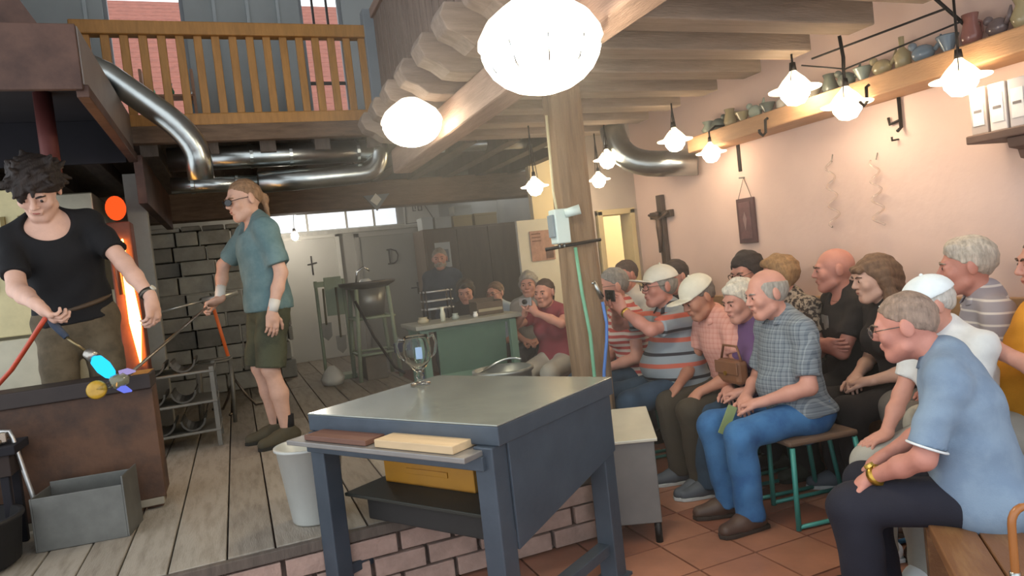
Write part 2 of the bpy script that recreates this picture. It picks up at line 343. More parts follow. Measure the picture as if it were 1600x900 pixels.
for x0, x1, z0, z1 in ((2.58, 2.59, 2.33, 2.47), (2.58, 2.63, 2.46, 2.47), (2.58, 2.63, 2.33, 2.34), (2.62, 2.63, 2.36, 2.44), (2.66, 2.67, 2.33, 2.47), (2.66, 2.72, 2.46, 2.47), (2.66, 2.72, 2.395, 2.405), (2.66, 2.72, 2.33, 2.34), (2.715, 2.725, 2.33, 2.47)): child(MB().bb((x0, 10.142, z0), (x1, 10.149, z1)), 'stroke', m_black, sg)
wd = thing('wardrobe', 'tall brown wooden wardrobe against the back wall', 'wardrobe', (3.2, 9.6, 0))
m_wd = mat('brown wardrobe wood', '6f5e4e', .55, var=.15, scale=4, stretch=(4, 4, .6))
boxpart(wd, 'body', m_wd, (2.50, 9.42, .0), (3.92, 9.98, 2.0)); 
for x0, x1 in ((2.52, 2.97), (2.98, 3.44), (3.45, 3.90)):
    dr = boxpart(wd, 'door', m_wd, (x0, 9.395, .06), (x1, 9.42, 1.97)); child(MB().cyl((x1-.04, 9.36, 1.05), (x1-.04, 9.395, 1.05), .014), 'knob', m_black, dr)
for i, (x, w, h, c, l) in enumerate([(2.60, .16, .17, 'cfd4d2', 'white tilted box at the left end of the wardrobe top'), (2.83, .24, .16, 'c2c2ba', 'pale carton second from the left on the wardrobe'), (3.12, .28, .16, 'b09a6c', 'tan carton in the middle of the wardrobe top'), (3.47, .34, .17, 'a08d68', 'brown carton at the right end of the wardrobe top'), (3.14, .26, .14, 'b8b8ae', 'grey carton stacked on the tan carton')]):
    z = 2.0+(.16 if i == 4 else 0)
    o = thing('carton', l, 'box', (x, 9.6, z), group='cartons on the wardrobe'); cm = mat('carton '+c, c, .8, var=.06)
    boxpart(o, 'body', cm, (x-w/2, 9.48, z), (x+w/2, 9.74, z+h-.012)); boxpart(o, 'lid', cm, (x-w/2-.004, 9.476, z+h-.035), (x+w/2+.004, 9.744, z+h))
sh_ = thing('notice', 'white paper notice pinned to the wardrobe door', 'notice', (2.75, 9.39, 1.5)); boxpart(sh_, 'sheet', mat('paper', 'd8d8d2', .8), (2.64, 9.386, 1.45), (2.86, 9.392, 1.80), 0); boxpart(sh_, 'print', mat('grey print', '8d8f92', .8), (2.67, 9.384, 1.52), (2.83, 9.387, 1.70), 0)
d4 = thing('door_4', 'white door panel left of the pillar', 'door', (3.2, 7.25, 0), kind='structure')
boxpart(d4, 'leaf', m_white, (2.99, 7.2, .0), (3.60, 7.25, 1.87))
po = thing('poster', 'reddish brown poster on the white door panel', 'poster', (3.2, 7.19, 1.3)); boxpart(po, 'sheet', mat('poster print', 'a88478', .7, var=.25, scale=14), (3.13, 7.19, 1.40), (3.42, 7.196, 1.74), 0)
for z in (1.70, 1.66, 1.62): boxpart(po, 'text_line', mat('poster ink', '6d4a42', .7), (3.15, 7.187, z), (3.26, 7.19, z+.012), 0)
boxpart(po, 'picture', mat('poster picture', '5e4440', .7, var=.3, scale=20), (3.31, 7.187, 1.42), (3.40, 7.19, 1.54), 0)

# ------------------------------------------------------------------ extraction hood and furnace
m_hood = mat('rusty hood steel', '5a4238', .6, metal=.35, var=.3, scale=4, bump=.2, bscale=20, col2='3c2b26', c2amt=(.4, .7))
m_hoodl = mat('pale hood steel', '8c8480', .45, metal=.5, var=.15, scale=5)
m_soot = mat('soot black', '16141a', .85, var=.3, scale=4)
hoodt = thing('extraction_hood', 'large rusty brown extraction hood over the furnace', 'hood', (-1.4, 5.3, 2.45))
boxpart(hoodt, 'front_panel', m_hood, (-2.28, 3.83, 2.47), (-.55, 3.86, 2.78)); boxpart(hoodt, 'side_panel', m_hoodl, (-.575, 3.862, 2.50), (-.545, 5.66, 2.78))
boxpart(hoodt, 'edge_strip', m_hood, (-.585, 3.862, 2.44), (-.53, 5.66, 2.50)); boxpart(hoodt, 'back_panel', m_soot, (-2.28, 5.64, 2.44), (-.60, 5.67, 2.74)); boxpart(hoodt, 'roof', m_soot, (-2.28, 3.86, 2.74), (-.58, 5.66, 2.77)); boxpart(hoodt, 'inner_lining', m_soot, (-.60, 3.87, 2.5), (-.578, 5.62, 2.74))
child(MB().prism([(-2.28, 2.78), (-.7, 2.78), (-1.35, 4.0), (-2.28, 4.0)], 4.3, 5.62, 'y'), 'funnel', m_hood, hoodt)
child(MB().cyl((-.92, 4.9, 2.75), (-.92, 4.9, 2.2), .05, .05, 14), 'inner_pipe', mat('red oxide pipe', '5e2e2a', .6, metal=.3), hoodt, smooth=True)
boxpart(hoodt, 'lower_skirt', m_hood, (-.56, 5.66, 2.14), (-.50, 7.93, 2.49))
# post carrying the hood
tag(MB().bb((-.70, 6.15, ZP), (-.56, 6.27, 2.44)).build('hood_post', mat('pale painted post', '96948c', .6, var=.12, scale=5), bevel=.006), 'pale upright post under the hood beside the furnace', 'post', kind='structure')
fu = thing('furnace', 'glowing glass furnace behind the man in black', 'furnace', (-1.4, 6.1, ZP))
m_fb = mat('firebrick', 'a89f84', .85, var=.15, scale=6, bump=.3)
boxpart(fu, 'body', m_fb, (-2.2, 5.65, ZP), (-.72, 6.8, 1.55), .02); boxpart(fu, 'upper_body', mat('furnace steel', '8f8a7a', .4, metal=.7, var=.15), (-1.14, 5.62, 1.55), (-.84, 6.6, 2.24), .01)
boxpart(fu, 'door_plate', mat('yellowed plate', 'c8be93', .6, var=.15, scale=5), (-1.62, 5.58, 1.3), (-1.16, 5.65, 2.28), .008)
boxpart(fu, 'lower_plate', mat('pale plate', 'b4b09c', .6, var=.12, scale=5), (-1.66, 5.56, .75), (-1.06, 5.64, 1.28), .008)
for x in (-1.48, -1.38, -1.28): boxpart(fu, 'rib', mat('brown rib', '7a6a3c', .6), (x, 5.56, 1.6), (x+.025, 5.58, 2.1), 0)
m_hot = glow('furnace glow', 'ff6a18', 9.0); m_hot2 = glow('white hot glow', 'ffb050', 14.0)
child(MB().prism([(-.69, 1.86), (-.665, 1.88), (-.62, 1.30), (-.655, 1.0), (-.69, 1.3)], 5.42, 5.46, 'y'), 'glowing_slot', m_hot2, fu)
boxpart(fu, 'burner_housing', mat('rust burner', '6b3b2c', .7, var=.3), (-.76, 5.46, .8), (-.61, 5.64, 2.0), .01)
child(MB().ball((-.69, 5.50, 2.10), (.065, .06, .085), 16, 10), 'glowing_port', glow('port glow', 'f04a1c', 1.3), fu, smooth=True)
child(MB().tube([(-.80, 5.44, 2.05), (-.76, 5.42, 1.9), (-.72, 5.42, 1.75), (-.71, 5.42, 1.5)], .016, 8), 'gas_pipe', mat('copper pipe', '8a5640', .4, metal=.8), fu, smooth=True)

# ------------------------------------------------------------------ stacked furnace blocks
bw = thing('block_wall', 'stacked grey furnace blocks left of the off white door', 'wall', (-.1, 8.5, ZP))
m_blk = [mat('block %d' % i, c, .9, var=.2, scale=7, bump=.4, bscale=35) for i, c in enumerate(['8d8a81', '98958b', '7d7a72', 'a19e93'])]
rb = random.Random(11); z = ZP
while z < 2.15:
    h = rb.choice([.16, .2, .24]); x = -.80+rb.uniform(-.05, 0)
    while x < .10:
        w = rb.uniform(.2, .36); child(MB().bb((x+.008, 8.35+rb.uniform(-.05, .05), z+.006), (min(x+w, .14)-.008, 8.75, min(z+h, 2.2)-.004)), 'block', rb.choice(m_blk), bw, bevel=.012); x += w
    z += h
bw2 = thing('block_stack', 'lower pale stack of furnace blocks behind the teal shirt', 'stack', (.3, 8.9, ZP)); z = ZP
while z < 1.95:
    h = rb.choice([.18, .22, .26]); x = .16
    while x < .55:
        w = rb.uniform(.18, .3); child(MB().bb((x+.008, 8.75+rb.uniform(-.04, .04), z+.006), (min(x+w, .6)-.008, 9.1, z+h-.004)), 'block', rb.choice(m_blk), bw2, bevel=.012); x += w
    z += h
# rubble on the planks
for i, (px, py, c, l) in enumerate([(352, 592, '9d988c', 'pale broken lump of glass on the planks by the rack'), (365, 585, '857f74', 'grey rubble lump beside the pale one'), (380, 572, 'b3423e', 'small red object on the planks left of the shorts')]):
    p = at(px, py, Z=ZP); b = MB(); b.ball((p[0], p[1], ZP+.055), (.085, .07, .055), 8, 6); b.v = [tuple(np.array(v)+np.array([rb.uniform(-.012, .012) for _ in range(2)]+[0])) for v in b.v]
    tag(b.build('rubble_lump', mat('rubble '+c, c, .85, var=.2)), l, 'rubble', 'lumps on the planks')

# ------------------------------------------------------------------ mould rack, stand with glowing rod
m_grn = mat('grey green metal', '7c8072', .55, metal=.3, var=.15, scale=6)
m_gry = mat('worn grey metal', '7a776f', .5, metal=.5, var=.2, scale=6)
rk = thing('mould_rack', 'grey metal rack of half round moulds beside the wooden bench', 'rack', (-.45, 5.7, ZP))
for x in (-.74, -.22):
    for y in (5.5, 5.95): child(MB().bb((x-.016, y-.016, ZP), (x+.016, y+.016, 1.02 if x < -.5 else .92)), 'leg', m_gry, rk, bevel=.003)
for z in (.45, .66, .88): boxpart(rk, 'shelf', m_gry, (-.76, 5.48, z), (-.20, 5.97, z+.018))
def half_trough(x, y, z, r, l, root, name='mould'):
    pts = [(math.cos(t), math.sin(t)) for t in np.linspace(math.pi, 2*math.pi, 10)]; b = MB()
    V = [(x+c*r, y, z+r+s_*r) for c, s_ in pts]+[(x+c*r*.85, y, z+r+s_*r*.85) for c, s_ in pts[::-1]]
    n = len(V); b.add(V+[(a, y+l, c) for a, _, c in V], [(i, i+1, n+i+1, n+i) for i in range(n-1)]+[(n-1, 0, n, 2*n-1)]+[(i, i+1, n-2-i, n-1-i) for i in range(9)]+[(n+i+1, n+i, 2*n-1-i, 2*n-2-i) for i in range(9)])
    return child(b, name, mat('mould iron', '55524c', .55, metal=.6, var=.25), root, smooth=False)
for x, z in ((-.60, .90), (-.40, .90), (-.62, .68), (-.42, .68), (-.58, .47), (-.38, .47)): half_trough(x, 5.5, z, .085, .35, rk)
st = thing('trestle', 'narrow grey metal trestle standing right of the mould rack', 'trestle', (-.2, 6.5, ZP))
for x in (-.38, -.12): child(MB().tube([(x, 6.35, ZP), (x+.02, 6.4, .86), (x+.02, 6.7, .86), (x, 6.75, ZP)], .016, 8), 'leg_frame', m_gry, st, smooth=True)
for y in (6.42, 6.68): child(MB().tube([(-.36, y, .86), (-.10, y, .86)], .014, 8), 'cross_bar', m_gry, st, smooth=True)
m_iron = mat('bare iron', '6b625a', .4, metal=.8, var=.15)
gs = thing('pipe_stand', 'thin iron tripod stand with glowing orange upper stem', 'stand', (-.1, 7.0, ZP))
tp = (-.20, 6.95, 1.36)
child(MB().tube([(-.10, 7.0, .62), (-.115, 6.99, .8)], .016, 8), 'stem', m_iron, gs, smooth=True); child(MB().tube([(-.115, 6.99, .8), tp], .015, 8), 'hot_stem', mat('hot iron', 'a0603c', .5, metal=.3, emit=.14, ecol='ff7030'), gs, smooth=True)
for a in (0.3, 2.4, 4.5): child(MB().tube([(-.10, 7.0, .64), (-.10+.10*math.cos(a), 7+.10*math.sin(a), .45), (-.10+.17*math.cos(a), 7+.17*math.sin(a), ZP+.014), (-.10+.30*math.cos(a), 7+.30*math.sin(a), ZP+.012)], .012, 8), 'leg', m_iron, gs, smooth=True)
child(MB().tube([(-.30, 6.95, 1.40), (-.22, 6.95, 1.365), (-.14, 6.95, 1.39)], .012, 8), 'fork', m_iron, gs, smooth=True)
tag(MB().cyl((-.62, 6.75, 1.33), (-.28, 6.90, 1.385), .012, .012, 10).cyl((-.28, 6.90, 1.385), (.02, 7.03, 1.43), .030, .030, 14).build('resting_rod', mat('pale steel rod', 'd9dad6', .3, metal=.6), smooth=True), 'pale metal blowing rod resting across the tripod stand', 'rod')

# ------------------------------------------------------------------ wooden bench with tools, trough, tub
m_bw = mat('stained bench wood', '5a3d2a', .65, var=.35, scale=4, bump=.3, bscale=25, col2='33241c', c2amt=(.38, .66))
wbn = thing('glassmaker_bench', 'large dark stained wooden bench front before the man in black', 'bench', (-1.1, 4.2, ZP))
boxpart(wbn, 'front_panel', m_bw, (-1.9, 4.12, .40), (-.46, 4.155, .98), .004); boxpart(wbn, 'top_rail', mat('dark rail', '2c221f', .6, var=.2), (-1.9, 4.10, .98), (-.46, 4.36, 1.06), .006)
boxpart(wbn, 'side_panel', m_bw, (-.495, 4.155, .40), (-.462, 4.36, .98)); boxpart(wbn, 'bottom_batten', mat('pale batten wood', '8d8474', .7), (-1.9, 4.12, .36), (-.47, 4.17, .40)); boxpart(wbn, 'foot', m_bw, (-.56, 4.16, ZP), (-.48, 4.34, .40)); boxpart(wbn, 'foot', m_bw, (-1.86, 4.16, ZP), (-1.78, 4.34, .40))
tt_ = thing('tool_table', 'low sooty table of tongs and shears at the left edge', 'table', (-1.3, 3.95, ZP))
boxpart(tt_, 'top', m_soot, (-1.62, 3.84, .80), (-1.02, 4.08, .84)); boxpart(tt_, 'apron', mat('soot brown', '2a1f1b', .8), (-1.6, 3.86, .70), (-1.05, 4.06, .80))
for x in (-1.58, -1.10):
    for y in (3.87, 4.03): boxpart(tt_, 'leg', m_soot, (x, y, ZP), (x+.035, y+.035, .70))
m_tool = mat('used steel tool', '8a7a68', .35, metal=.8, var=.2)
o = thing('tongs', 'steel tongs lying on the sooty table', 'tongs', (-1.3, 3.92, .845))
for s_ in (-1, 1): child(MB().tube([(-1.55, 3.92+.05*s_, .86), (-1.32, 3.92+.02*s_, .865), (-1.16, 3.90-.015*s_, .862), (-1.08, 3.9-.01*s_, .86)], .010, 8), 'arm', m_tool, o, smooth=True)
o = thing('shears', 'wooden handled shears on the sooty table beside the tongs', 'shears', (-1.3, 4.0, .845)); child(MB().tube([(-1.5, 4.02, .87), (-1.28, 4.03, .875)], [.018, .014], 8), 'handle', mat('brown handle', '7a5232', .6), o, smooth=True); child(MB().bar((-1.28, 4.03, .868), (-1.08, 4.0, .862), .03, .006), 'blade', m_tool, o)
o = MB().box((-1.10, 3.93, .875), (.05, .07, .05), rotz(.5)).build('steel_block', mat('bright steel', 'b8aea0', .25, metal=.9), bevel=.006); tag(o, 'small bright steel block at the corner of the sooty table', 'block')
tag(MB().tube([(-.97, 3.93, .345), (-.985, 3.93, .50), (-1.05, 3.95, .86), (-1.06, 3.95, .895), (-1.10, 3.955, .90), (-1.14, 3.96, .875)], .011, 8).build('hooked_rod', mat('bright rod', 'b4b4b2', .3, metal=.8), smooth=True), 'bright hooked iron rod leaning from the trough to the tool table', 'rod')
tr_ = thing('metal_trough', 'grey sheet metal trough standing before the wooden bench', 'trough', (-.77, 3.88, ZP), math.radians(-8)); m_tr = mat('sheet metal', '6c6c68', .5, metal=.6, var=.2, scale=6)
for lo, hi, n in (((-.19, -.115, 0), (.19, -.107, .25), 'front'), ((-.19, .107, 0), (.19, .115, .27), 'back'), ((-.198, -.115, 0), (-.19, .115, .25), 'end'), ((.19, -.115, 0), (.198, .115, .29), 'end'), ((-.19, -.107, 0), (.19, .107, .008), 'bottom')): MB().bb(lo, hi).build(n, m_tr, tr_, bevel=.002)
tb = thing('black_tub', 'black rubber tub on the planks at the left edge', 'tub', (-1.22, 3.72, ZP)); pr_ = [(.16, 0), (.20, .02), (.22, .20), (.232, .21), (.232, .225), (.21, .225), (.185, .04), (.0, .035)]
MB().lathe(pr_, 24).build('shell', mat('black rubber', '1d1b1b', .6, var=.15), tb, True); MB().lathe([(0, .0), (.16, .0)], 24).build('base', mat('black rubber', '1d1b1b'), tb)
tag(MB().lathe([(.0, 0), (.13, 0), (.175, .07), (.168, .075), (.12, .012), (0, .012)], 24, (-1.24, 3.70, ZP+.08)).build('steel_pan', mat('pan steel', '8f9294', .3, metal=.9, var=.1), smooth=True), 'steel pan lying inside the black tub', 'pan')
# ------------------------------------------------------------------ ducts
def duct(name, label, pts, r, n=20, seams=3):
    P = [np.array(p, float) for p in pts]; t = thing(name, label, 'duct', tuple(P[0]))
    child(MB().tube(P, r, n), 'pipe', m_steel, t, smooth=True)
    for k in range(len(P)-1):
        L = np.linalg.norm(P[k+1]-P[k])
        if L > .5:
            d = (P[k+1]-P[k])/L
            for q in np.linspace(.15, L-.15, max(2, int(L/.45))): child(MB().cyl(P[k]+d*(q-.012), P[k]+d*(q+.012), r+.006, r+.006, n), 'seam_band', m_steel, t, smooth=False)
    return t
def bend(a, b, c, n=6):
    a, b, c = (np.array(x, float) for x in (a, b, c)); return [(1-t)**2*a+2*t*(1-t)*b+t*t*c for t in np.linspace(0, 1, n)]
duct('hood_duct', 'silver duct bending down from the hood to the gallery', [(-.88, 5.14, 3.06), (-.60, 5.2, 2.93)]+bend((-.28, 5.25, 2.66), (-.13, 5.28, 2.52), (-.12, 5.32, 2.40))+[(-.12, 5.34, 2.24)], .086)
duct('upper_duct', 'upper long silver duct under the gallery edge', [(-.35, 5.92, 2.49), (.4, 5.92, 2.49), (1.24, 5.92, 2.495)], .092)
duct('lower_duct', 'lower silver duct curving up at its right end', [(.28, 5.90, 2.275), (.7, 5.90, 2.285)]+bend((1.08, 5.90, 2.30), (1.24, 5.90, 2.30), (1.26, 5.90, 2.46))+[(1.26, 5.9, 2.55)], .085)
duct('duct_stub', 'short silver duct stub behind the ponytail', [(-.35, 5.90, 2.29), (.27, 5.90, 2.275)], .062)
duct('far_duct', 'silver duct running left behind the pillar', [(1.95, 6.4, 2.60), (3.3, 6.4, 2.60)], .07)
duct('elbow_duct', 'silver elbow duct entering the pink wall', [(3.05, 5.06, 2.44)]+bend((3.05, 5.05, 2.38), (3.06, 5.02, 2.12), (3.30, 4.80, 2.08), 8)+[(3.52, 4.60, 2.05)], .105)
dv = thing('hanging_sign', 'dark triangular pennant hanging from the brown beam', 'sign', (1.05, 7.9, 2.1)); c0 = at(588, 313, Y=7.93)
child(MB().prism([(c0[0]-.14, c0[2]+.06), (c0[0]+.16, c0[2]+.07), (c0[0], c0[2]-.12)], 7.935, 7.95, 'y'), 'panel', mat('slate panel', '757a80', .5), dv); child(MB().prism([(c0[0]-.07, c0[2]), (c0[0], c0[2]+.08), (c0[0]+.06, c0[2]+.01), (c0[0], c0[2]-.06)], 7.925, 7.935, 'y'), 'label', mat('paper', 'd8d8d2'), dv)
m_sh = mat('pine shelf', 'b28a72', .6, var=.15)
gsf = thing('glass_shelf', 'pine shelves of coloured glass before the tall gallery window', 'shelf', (-.4, 7.05, gz+.07))
for x in (-.56, -.14): boxpart(gsf, 'upright', m_sh, (x, 6.98, gz+.07), (x+.025, 7.13, 3.5))
for z in (2.80, 3.02, 3.25): boxpart(gsf, 'shelf_board', m_sh, (-.56, 6.98, z), (-.12, 7.14, z+.022))
vl = ['white', 'clear', 'green', 'red', 'turquoise', 'amber', 'pale blue', 'mint', 'dark green', 'milky']
vc = ['f4f2ec', 'e8f0f0', '3f9c6a', 'c8503c', '49a8b0', 'd8a850', 'a8d0e8', '80d0a8', '1f6a4c', 'e0e8e4']
k = 0
for z, n in ((2.822, 4), (3.042, 3), (3.272, 3)):
    for j in range(n):
        x = -.49+j*(.33/(n-1)); hgt = rb.uniform(.11, .17); r = rb.uniform(.035, .05); cmt = mat('glass '+vc[k], vc[k], .1, var=.05, trans=.35)
        tag(MB().lathe([(0, 0), (r*.8, 0), (r, hgt*.35), (r*.55, hgt*.75), (r*.7, hgt), (r*.6, hgt), (r*.45, hgt*.75), (0, hgt*.1)], 16, (x, 7.06, z)).build('glass_vase', cmt, smooth=True), '%s glass vase on the gallery window shelves' % vl[k], 'vase', 'coloured vases in the gallery window'); k += 1
# ------------------------------------------------------------------ steel work table
m_tb = mat('blue grey painted steel', '47505a', .45, metal=.35, var=.15, scale=5, bump=.1)
m_tt = mat('worn steel top', 'a0a49b', .24, metal=.55, var=.2, scale=4, bump=.06, bscale=20, col2='878c86', c2amt=(.35, .7))
TU = math.atan2(-.848, .53)       # local x runs along the front edge
tab = thing('work_table', 'heavy blue grey steel work table in the foreground', 'table', (.8525, 2.89, 0), TU)
# local frame: x along the front edge (towards the viewer's right), y away from the viewer
HX, HY, TZ = .515, .415, .88
MB().bb((-HX, -HY, TZ-.075), (HX, HY, TZ-.006)).build('top_slab', m_tb, tab, bevel=.004); MB().bb((-HX, -HY, TZ-.006), (HX, HY, TZ)).build('top_plate', m_tt, tab, bevel=.002)
for x, y, z0 in ((-HX+.06, -HY+.02, 0), (HX-.06, -HY+.02, 0), (HX-.06, HY-.06, 0), (-HX+.06, HY-.06, ZP+.002)):
    MB().bb((x-.042, y-.042, z0), (x+.042, y+.042, TZ-.075)).build('leg', m_tb, tab, bevel=.005)
    MB().bb((x-.06, y-.06, z0), (x+.06, y+.06, z0+.012)).build('foot_plate', m_tb, tab)
MB().prism([(-HY+.06, TZ-.075), (HY-.02, TZ-.075), (HY-.02, .56), (-HY+.06, .42)], HX-.02, HX-.008, 'x').build('side_sheet', m_tb, tab, bevel=.003)
MB().bb((HX-.10, -HY+.06, .12), (HX-.04, HY-.1, .165)).build('stretcher', m_tb, tab, bevel=.004); MB().bb((-HX+.03, -HY+.06, .16), (-HX+.09, HY-.1, .205)).build('stretcher', m_tb, tab, bevel=.004)
MB().bb((-HX+.0, -HY-.12, .775), (HX-.06, -HY+.08, .795)).build('front_shelf', mat('dark shelf steel', '8a8682', .4, metal=.5), tab, bevel=.003); MB().bb((-HX+.02, -HY-.04, .725), (HX-.05, -HY+.03, .775)).build('front_rail', m_tb, tab, bevel=.003)
MB().bb((-HX+.08, -HY+.08, .50), (HX-.12, HY-.1, .515)).build('lower_shelf', mat('dark shelf', '35352f', .6, metal=.4), tab, bevel=.003)
def tloc(x, y, z): c, s_ = math.cos(TU), math.sin(TU); return (.8525+x*c-y*s_, 2.89+x*s_+y*c, z)
b1 = thing('wooden_board', 'dark brown wooden board on the table front shelf', 'board', tloc(-.22, -HY-.03, .796), TU, 'boards on the table shelf'); MB().bb((-.20, -.07, 0), (.17, .07, .022)).build('plank', mat('walnut board', '6b4a3c', .6, var=.15, stretch=(.5, 5, 5)), b1, bevel=.003)
b2 = thing('wooden_board', 'pale pine board on the table front shelf', 'board', tloc(.19, -HY-.03, .796), TU, 'boards on the table shelf'); MB().bb((-.19, -.07, 0), (.20, .07, .03)).build('plank', mat('pine board', 'c4a984', .6, var=.12, stretch=(.5, 5, 5)), b2, bevel=.003)
cr = thing('yellow_crate', 'yellow plastic crate on the lower shelf of the work table', 'crate', tloc(-.10, .02, .516), TU); m_cr = mat('yellow plastic', 'b07a1e', .45, var=.12)
for lo, hi, n in (((-.26, -.18, 0), (.26, .18, .01), 'bottom'), ((-.26, -.18, 0), (.26, -.17, .13), 'front'), ((-.26, .17, 0), (.26, .18, .17), 'back'), ((-.26, -.17, 0), (-.25, .17, .13), 'end'), ((.25, -.17, 0), (.26, .17, .13), 'end'), ((-.275, -.195, .13), (.275, -.17, .148), 'rim'), ((-.12, -.186, .05), (.12, -.179, .075), 'grip')): MB().bb(lo, hi).build(n, m_cr, cr, bevel=.003)
MB().box((-.1, .05, .05), (.12, .1, .07), rotz(.4)).build('orange_block', mat('orange block', 'e0702c', .6), None, bevel=.006)
ob = bpy.data.objects['orange_block']; ob.location = tloc(-.22, .03, .528); tag(ob, 'orange block lying inside the yellow crate', 'block')
MB().bb((-.36, -.28, .39), (.34, .22, .50)).build('drawer', mat('black tray plastic', '201f1d', .6), tab, bevel=.006)
# goblet
gb = thing('glass_goblet', 'clear glass goblet with scroll handles on the work table', 'goblet', (.79, 3.345, TZ+.001)); m_gl = mat('clear glass', 'f6faf8', .03, trans=1., var=0, ior=1.22)
MB().lathe([(0, 0), (.047, 0), (.05, .006), (.02, .016), (.012, .03), (.022, .042), (.012, .054), (.016, .066), (.03, .078), (.06, .115), (.07, .16), (.066, .20), (.056, .225), (.062, .24), (.058, .24), (.052, .225), (.062, .20), (.066, .16), (.056, .118), (.026, .086), (0, .080)], 28).build('bowl', m_gl, gb, True)
for s_ in (-1, 1):
    d = np.array([.93*s_, -.36*s_, 0]); MB().tube([d*.058+np.array([0, 0, .222]), d*.085+np.array([0, 0, .235]), d*.098+np.array([0, 0, .20]), d*.088+np.array([0, 0, .15]), d*.066+np.array([0, 0, .125])], .0065, 8).build('handle', m_gl, gb, True)
MB().box((.004, -.02, .155), (.032, .003, .058), rotz(-.37)).build('blue_label', mat('pale blue label', '9cb4dc', .5, var=.05), gb)
# translucent bin
bn = thing('plastic_bin', 'milky translucent plastic bin on the platform edge', 'bin', (.235, 3.36, ZP)); m_bn = mat('milky plastic', 'd2d4ce', .35, trans=.35, var=.06)
MB().lathe([(0, .004), (.105, .004), (.11, .012), (.148, .345), (.158, .347), (.158, .358), (.142, .358), (.102, .016), (0, .014)], 32).build('shell', m_bn, bn, True)
MB().lathe([(0, .016), (.101, .016), (.112, .11), (.07, .135), (0, .12)], 24).build('contents', mat('grey scrap', '5d584f', .8, var=.3, scale=20), bn, True)
# grey metal cabinet with pale lid
cb = thing('metal_cabinet', 'small grey metal cabinet with a slanted pale lid beside the work table', 'cabinet', (1.70, 3.06, 0), math.radians(-25)); m_cb = mat('cabinet grey', '6d6a67', .5, metal=.3, var=.12)
MB().prism([(-.15, .10), (.15, .10), (.15, .58), (-.15, .50)], -.15, .15, 'x').build('body', m_cb, cb, bevel=.004); MB().add([(-.165, -.165, .50), (.165, -.165, .50), (.165, .165, .585), (-.165, .165, .585), (-.165, -.165, .515), (.165, -.165, .515), (.165, .165, .60), (-.165, .165, .60)], [(0, 3, 2, 1), (4, 5, 6, 7), (0, 1, 5, 4), (1, 2, 6, 5), (2, 3, 7, 6), (3, 0, 4, 7)]).build('lid', mat('pale lid metal', 'b9b6a6', .35, metal=.4, var=.1), cb, bevel=.003)
for x in (-.13, .13):
    for y in (-.13, .13): MB().cyl((x, y, 0), (x, y, .10), .018, .018, 10).build('foot', m_black, cb, True)
# galvanised drum behind the table
dm = thing('steel_drum', 'open galvanised drum behind the work table left of the pillar', 'drum', (1.50, 4.10, 0)); MB().lathe([(0, .003), (.17, .003), (.175, .3), (.182, .31), (.175, .32), (.18, .74), (.195, .75), (.195, .77), (.175, .77), (.168, .05), (0, .04)], 28).build('shell', mat('dull galvanised', '8d908a', .4, metal=.7, var=.15), dm, True)
MB().tube([(.17*math.cos(t), .17*math.sin(t), .775+.03*math.sin(t*2)) for t in np.linspace(.4, 2.7, 10)], .008, 8).build('handle', m_steel, dm, True)
# ------------------------------------------------------------------ green bench with clutter
m_gb = mat('green bench paint', '5f7c6c', .5, var=.12, scale=5); m_gt = mat('grey bench top', '8b8b80', .5, var=.12)
gbn = thing('green_bench', 'green painted steel bench behind the goblet', 'bench', (1.75, 5.75, 0))
boxpart(gbn, 'top', m_gt, (1.30, 5.45, .96), (2.22, 6.0, .995)); boxpart(gbn, 'top_rim', m_gb, (1.34, 5.5, .93), (2.18, 5.96, .96))
child(MB().add([(1.48, 5.5, .93), (2.08, 5.5, .93), (2.12, 5.66, .55), (1.52, 5.66, .55), (1.48, 5.52, .93), (2.08, 5.52, .93), (2.12, 5.68, .55), (1.52, 5.68, .55)], [(0, 1, 2, 3), (7, 6, 5, 4), (0, 4, 5, 1), (1, 5, 6, 2), (2, 6, 7, 3), (3, 7, 4, 0)]), 'front_panel', m_gb, gbn)
child(MB().add([(1.52, 5.66, .55), (2.12, 5.66, .55), (2.20, 5.46, .36), (1.56, 5.46, .36), (1.52, 5.68, .55), (2.12, 5.68, .55), (2.20, 5.48, .36), (1.56, 5.48, .36)], [(0, 1, 2, 3), (7, 6, 5, 4), (0, 4, 5, 1), (1, 5, 6, 2), (2, 6, 7, 3), (3, 7, 4, 0)]), 'chute', m_gb, gbn)
boxpart(gbn, 'back_panel', m_gb, (1.60, 5.90, .03), (2.16, 5.94, .93))
for x, y, z0 in ((1.38, 5.52, ZP+.002), (1.38, 5.92, ZP+.002), (2.14, 5.50, 0), (2.14, 5.92, 0)): boxpart(gbn, 'leg', m_gb, (x-.03, y-.03, z0), (x+.03, y+.03, .95))
zt = .996
def ontop(name, label, cat, x, y, z=zt, **k): return thing(name, label, cat, (x, y, z), **k)
o = ontop('wooden_box', 'dark brown open box on the green bench', 'box', 2.02, 5.78); boxpart(o, 'front', mat('dark box wood', '55483a', .7, var=.2), (1.90, 5.66, zt), (2.14, 5.675, zt+.11)); boxpart(o, 'back', mat('dark box wood', '55483a'), (1.90, 5.86, zt), (2.14, 5.875, zt+.14)); boxpart(o, 'end', mat('dark box wood', '55483a'), (1.90, 5.675, zt), (1.912, 5.86, zt+.12)); boxpart(o, 'end', mat('dark box wood', '55483a'), (2.128, 5.675, zt), (2.14, 5.86, zt+.12)); boxpart(o, 'bottom', mat('dark box wood', '55483a'), (1.912, 5.675, zt), (2.128, 5.86, zt+.012)); boxpart(o, 'light_strip', mat('pale strip', '968c74', .6), (1.91, 5.655, zt+.03), (2.13, 5.66, zt+.055))
o = ontop('wire_rack', 'black wire rack with bright rods on the green bench', 'rack', 1.62, 5.85)
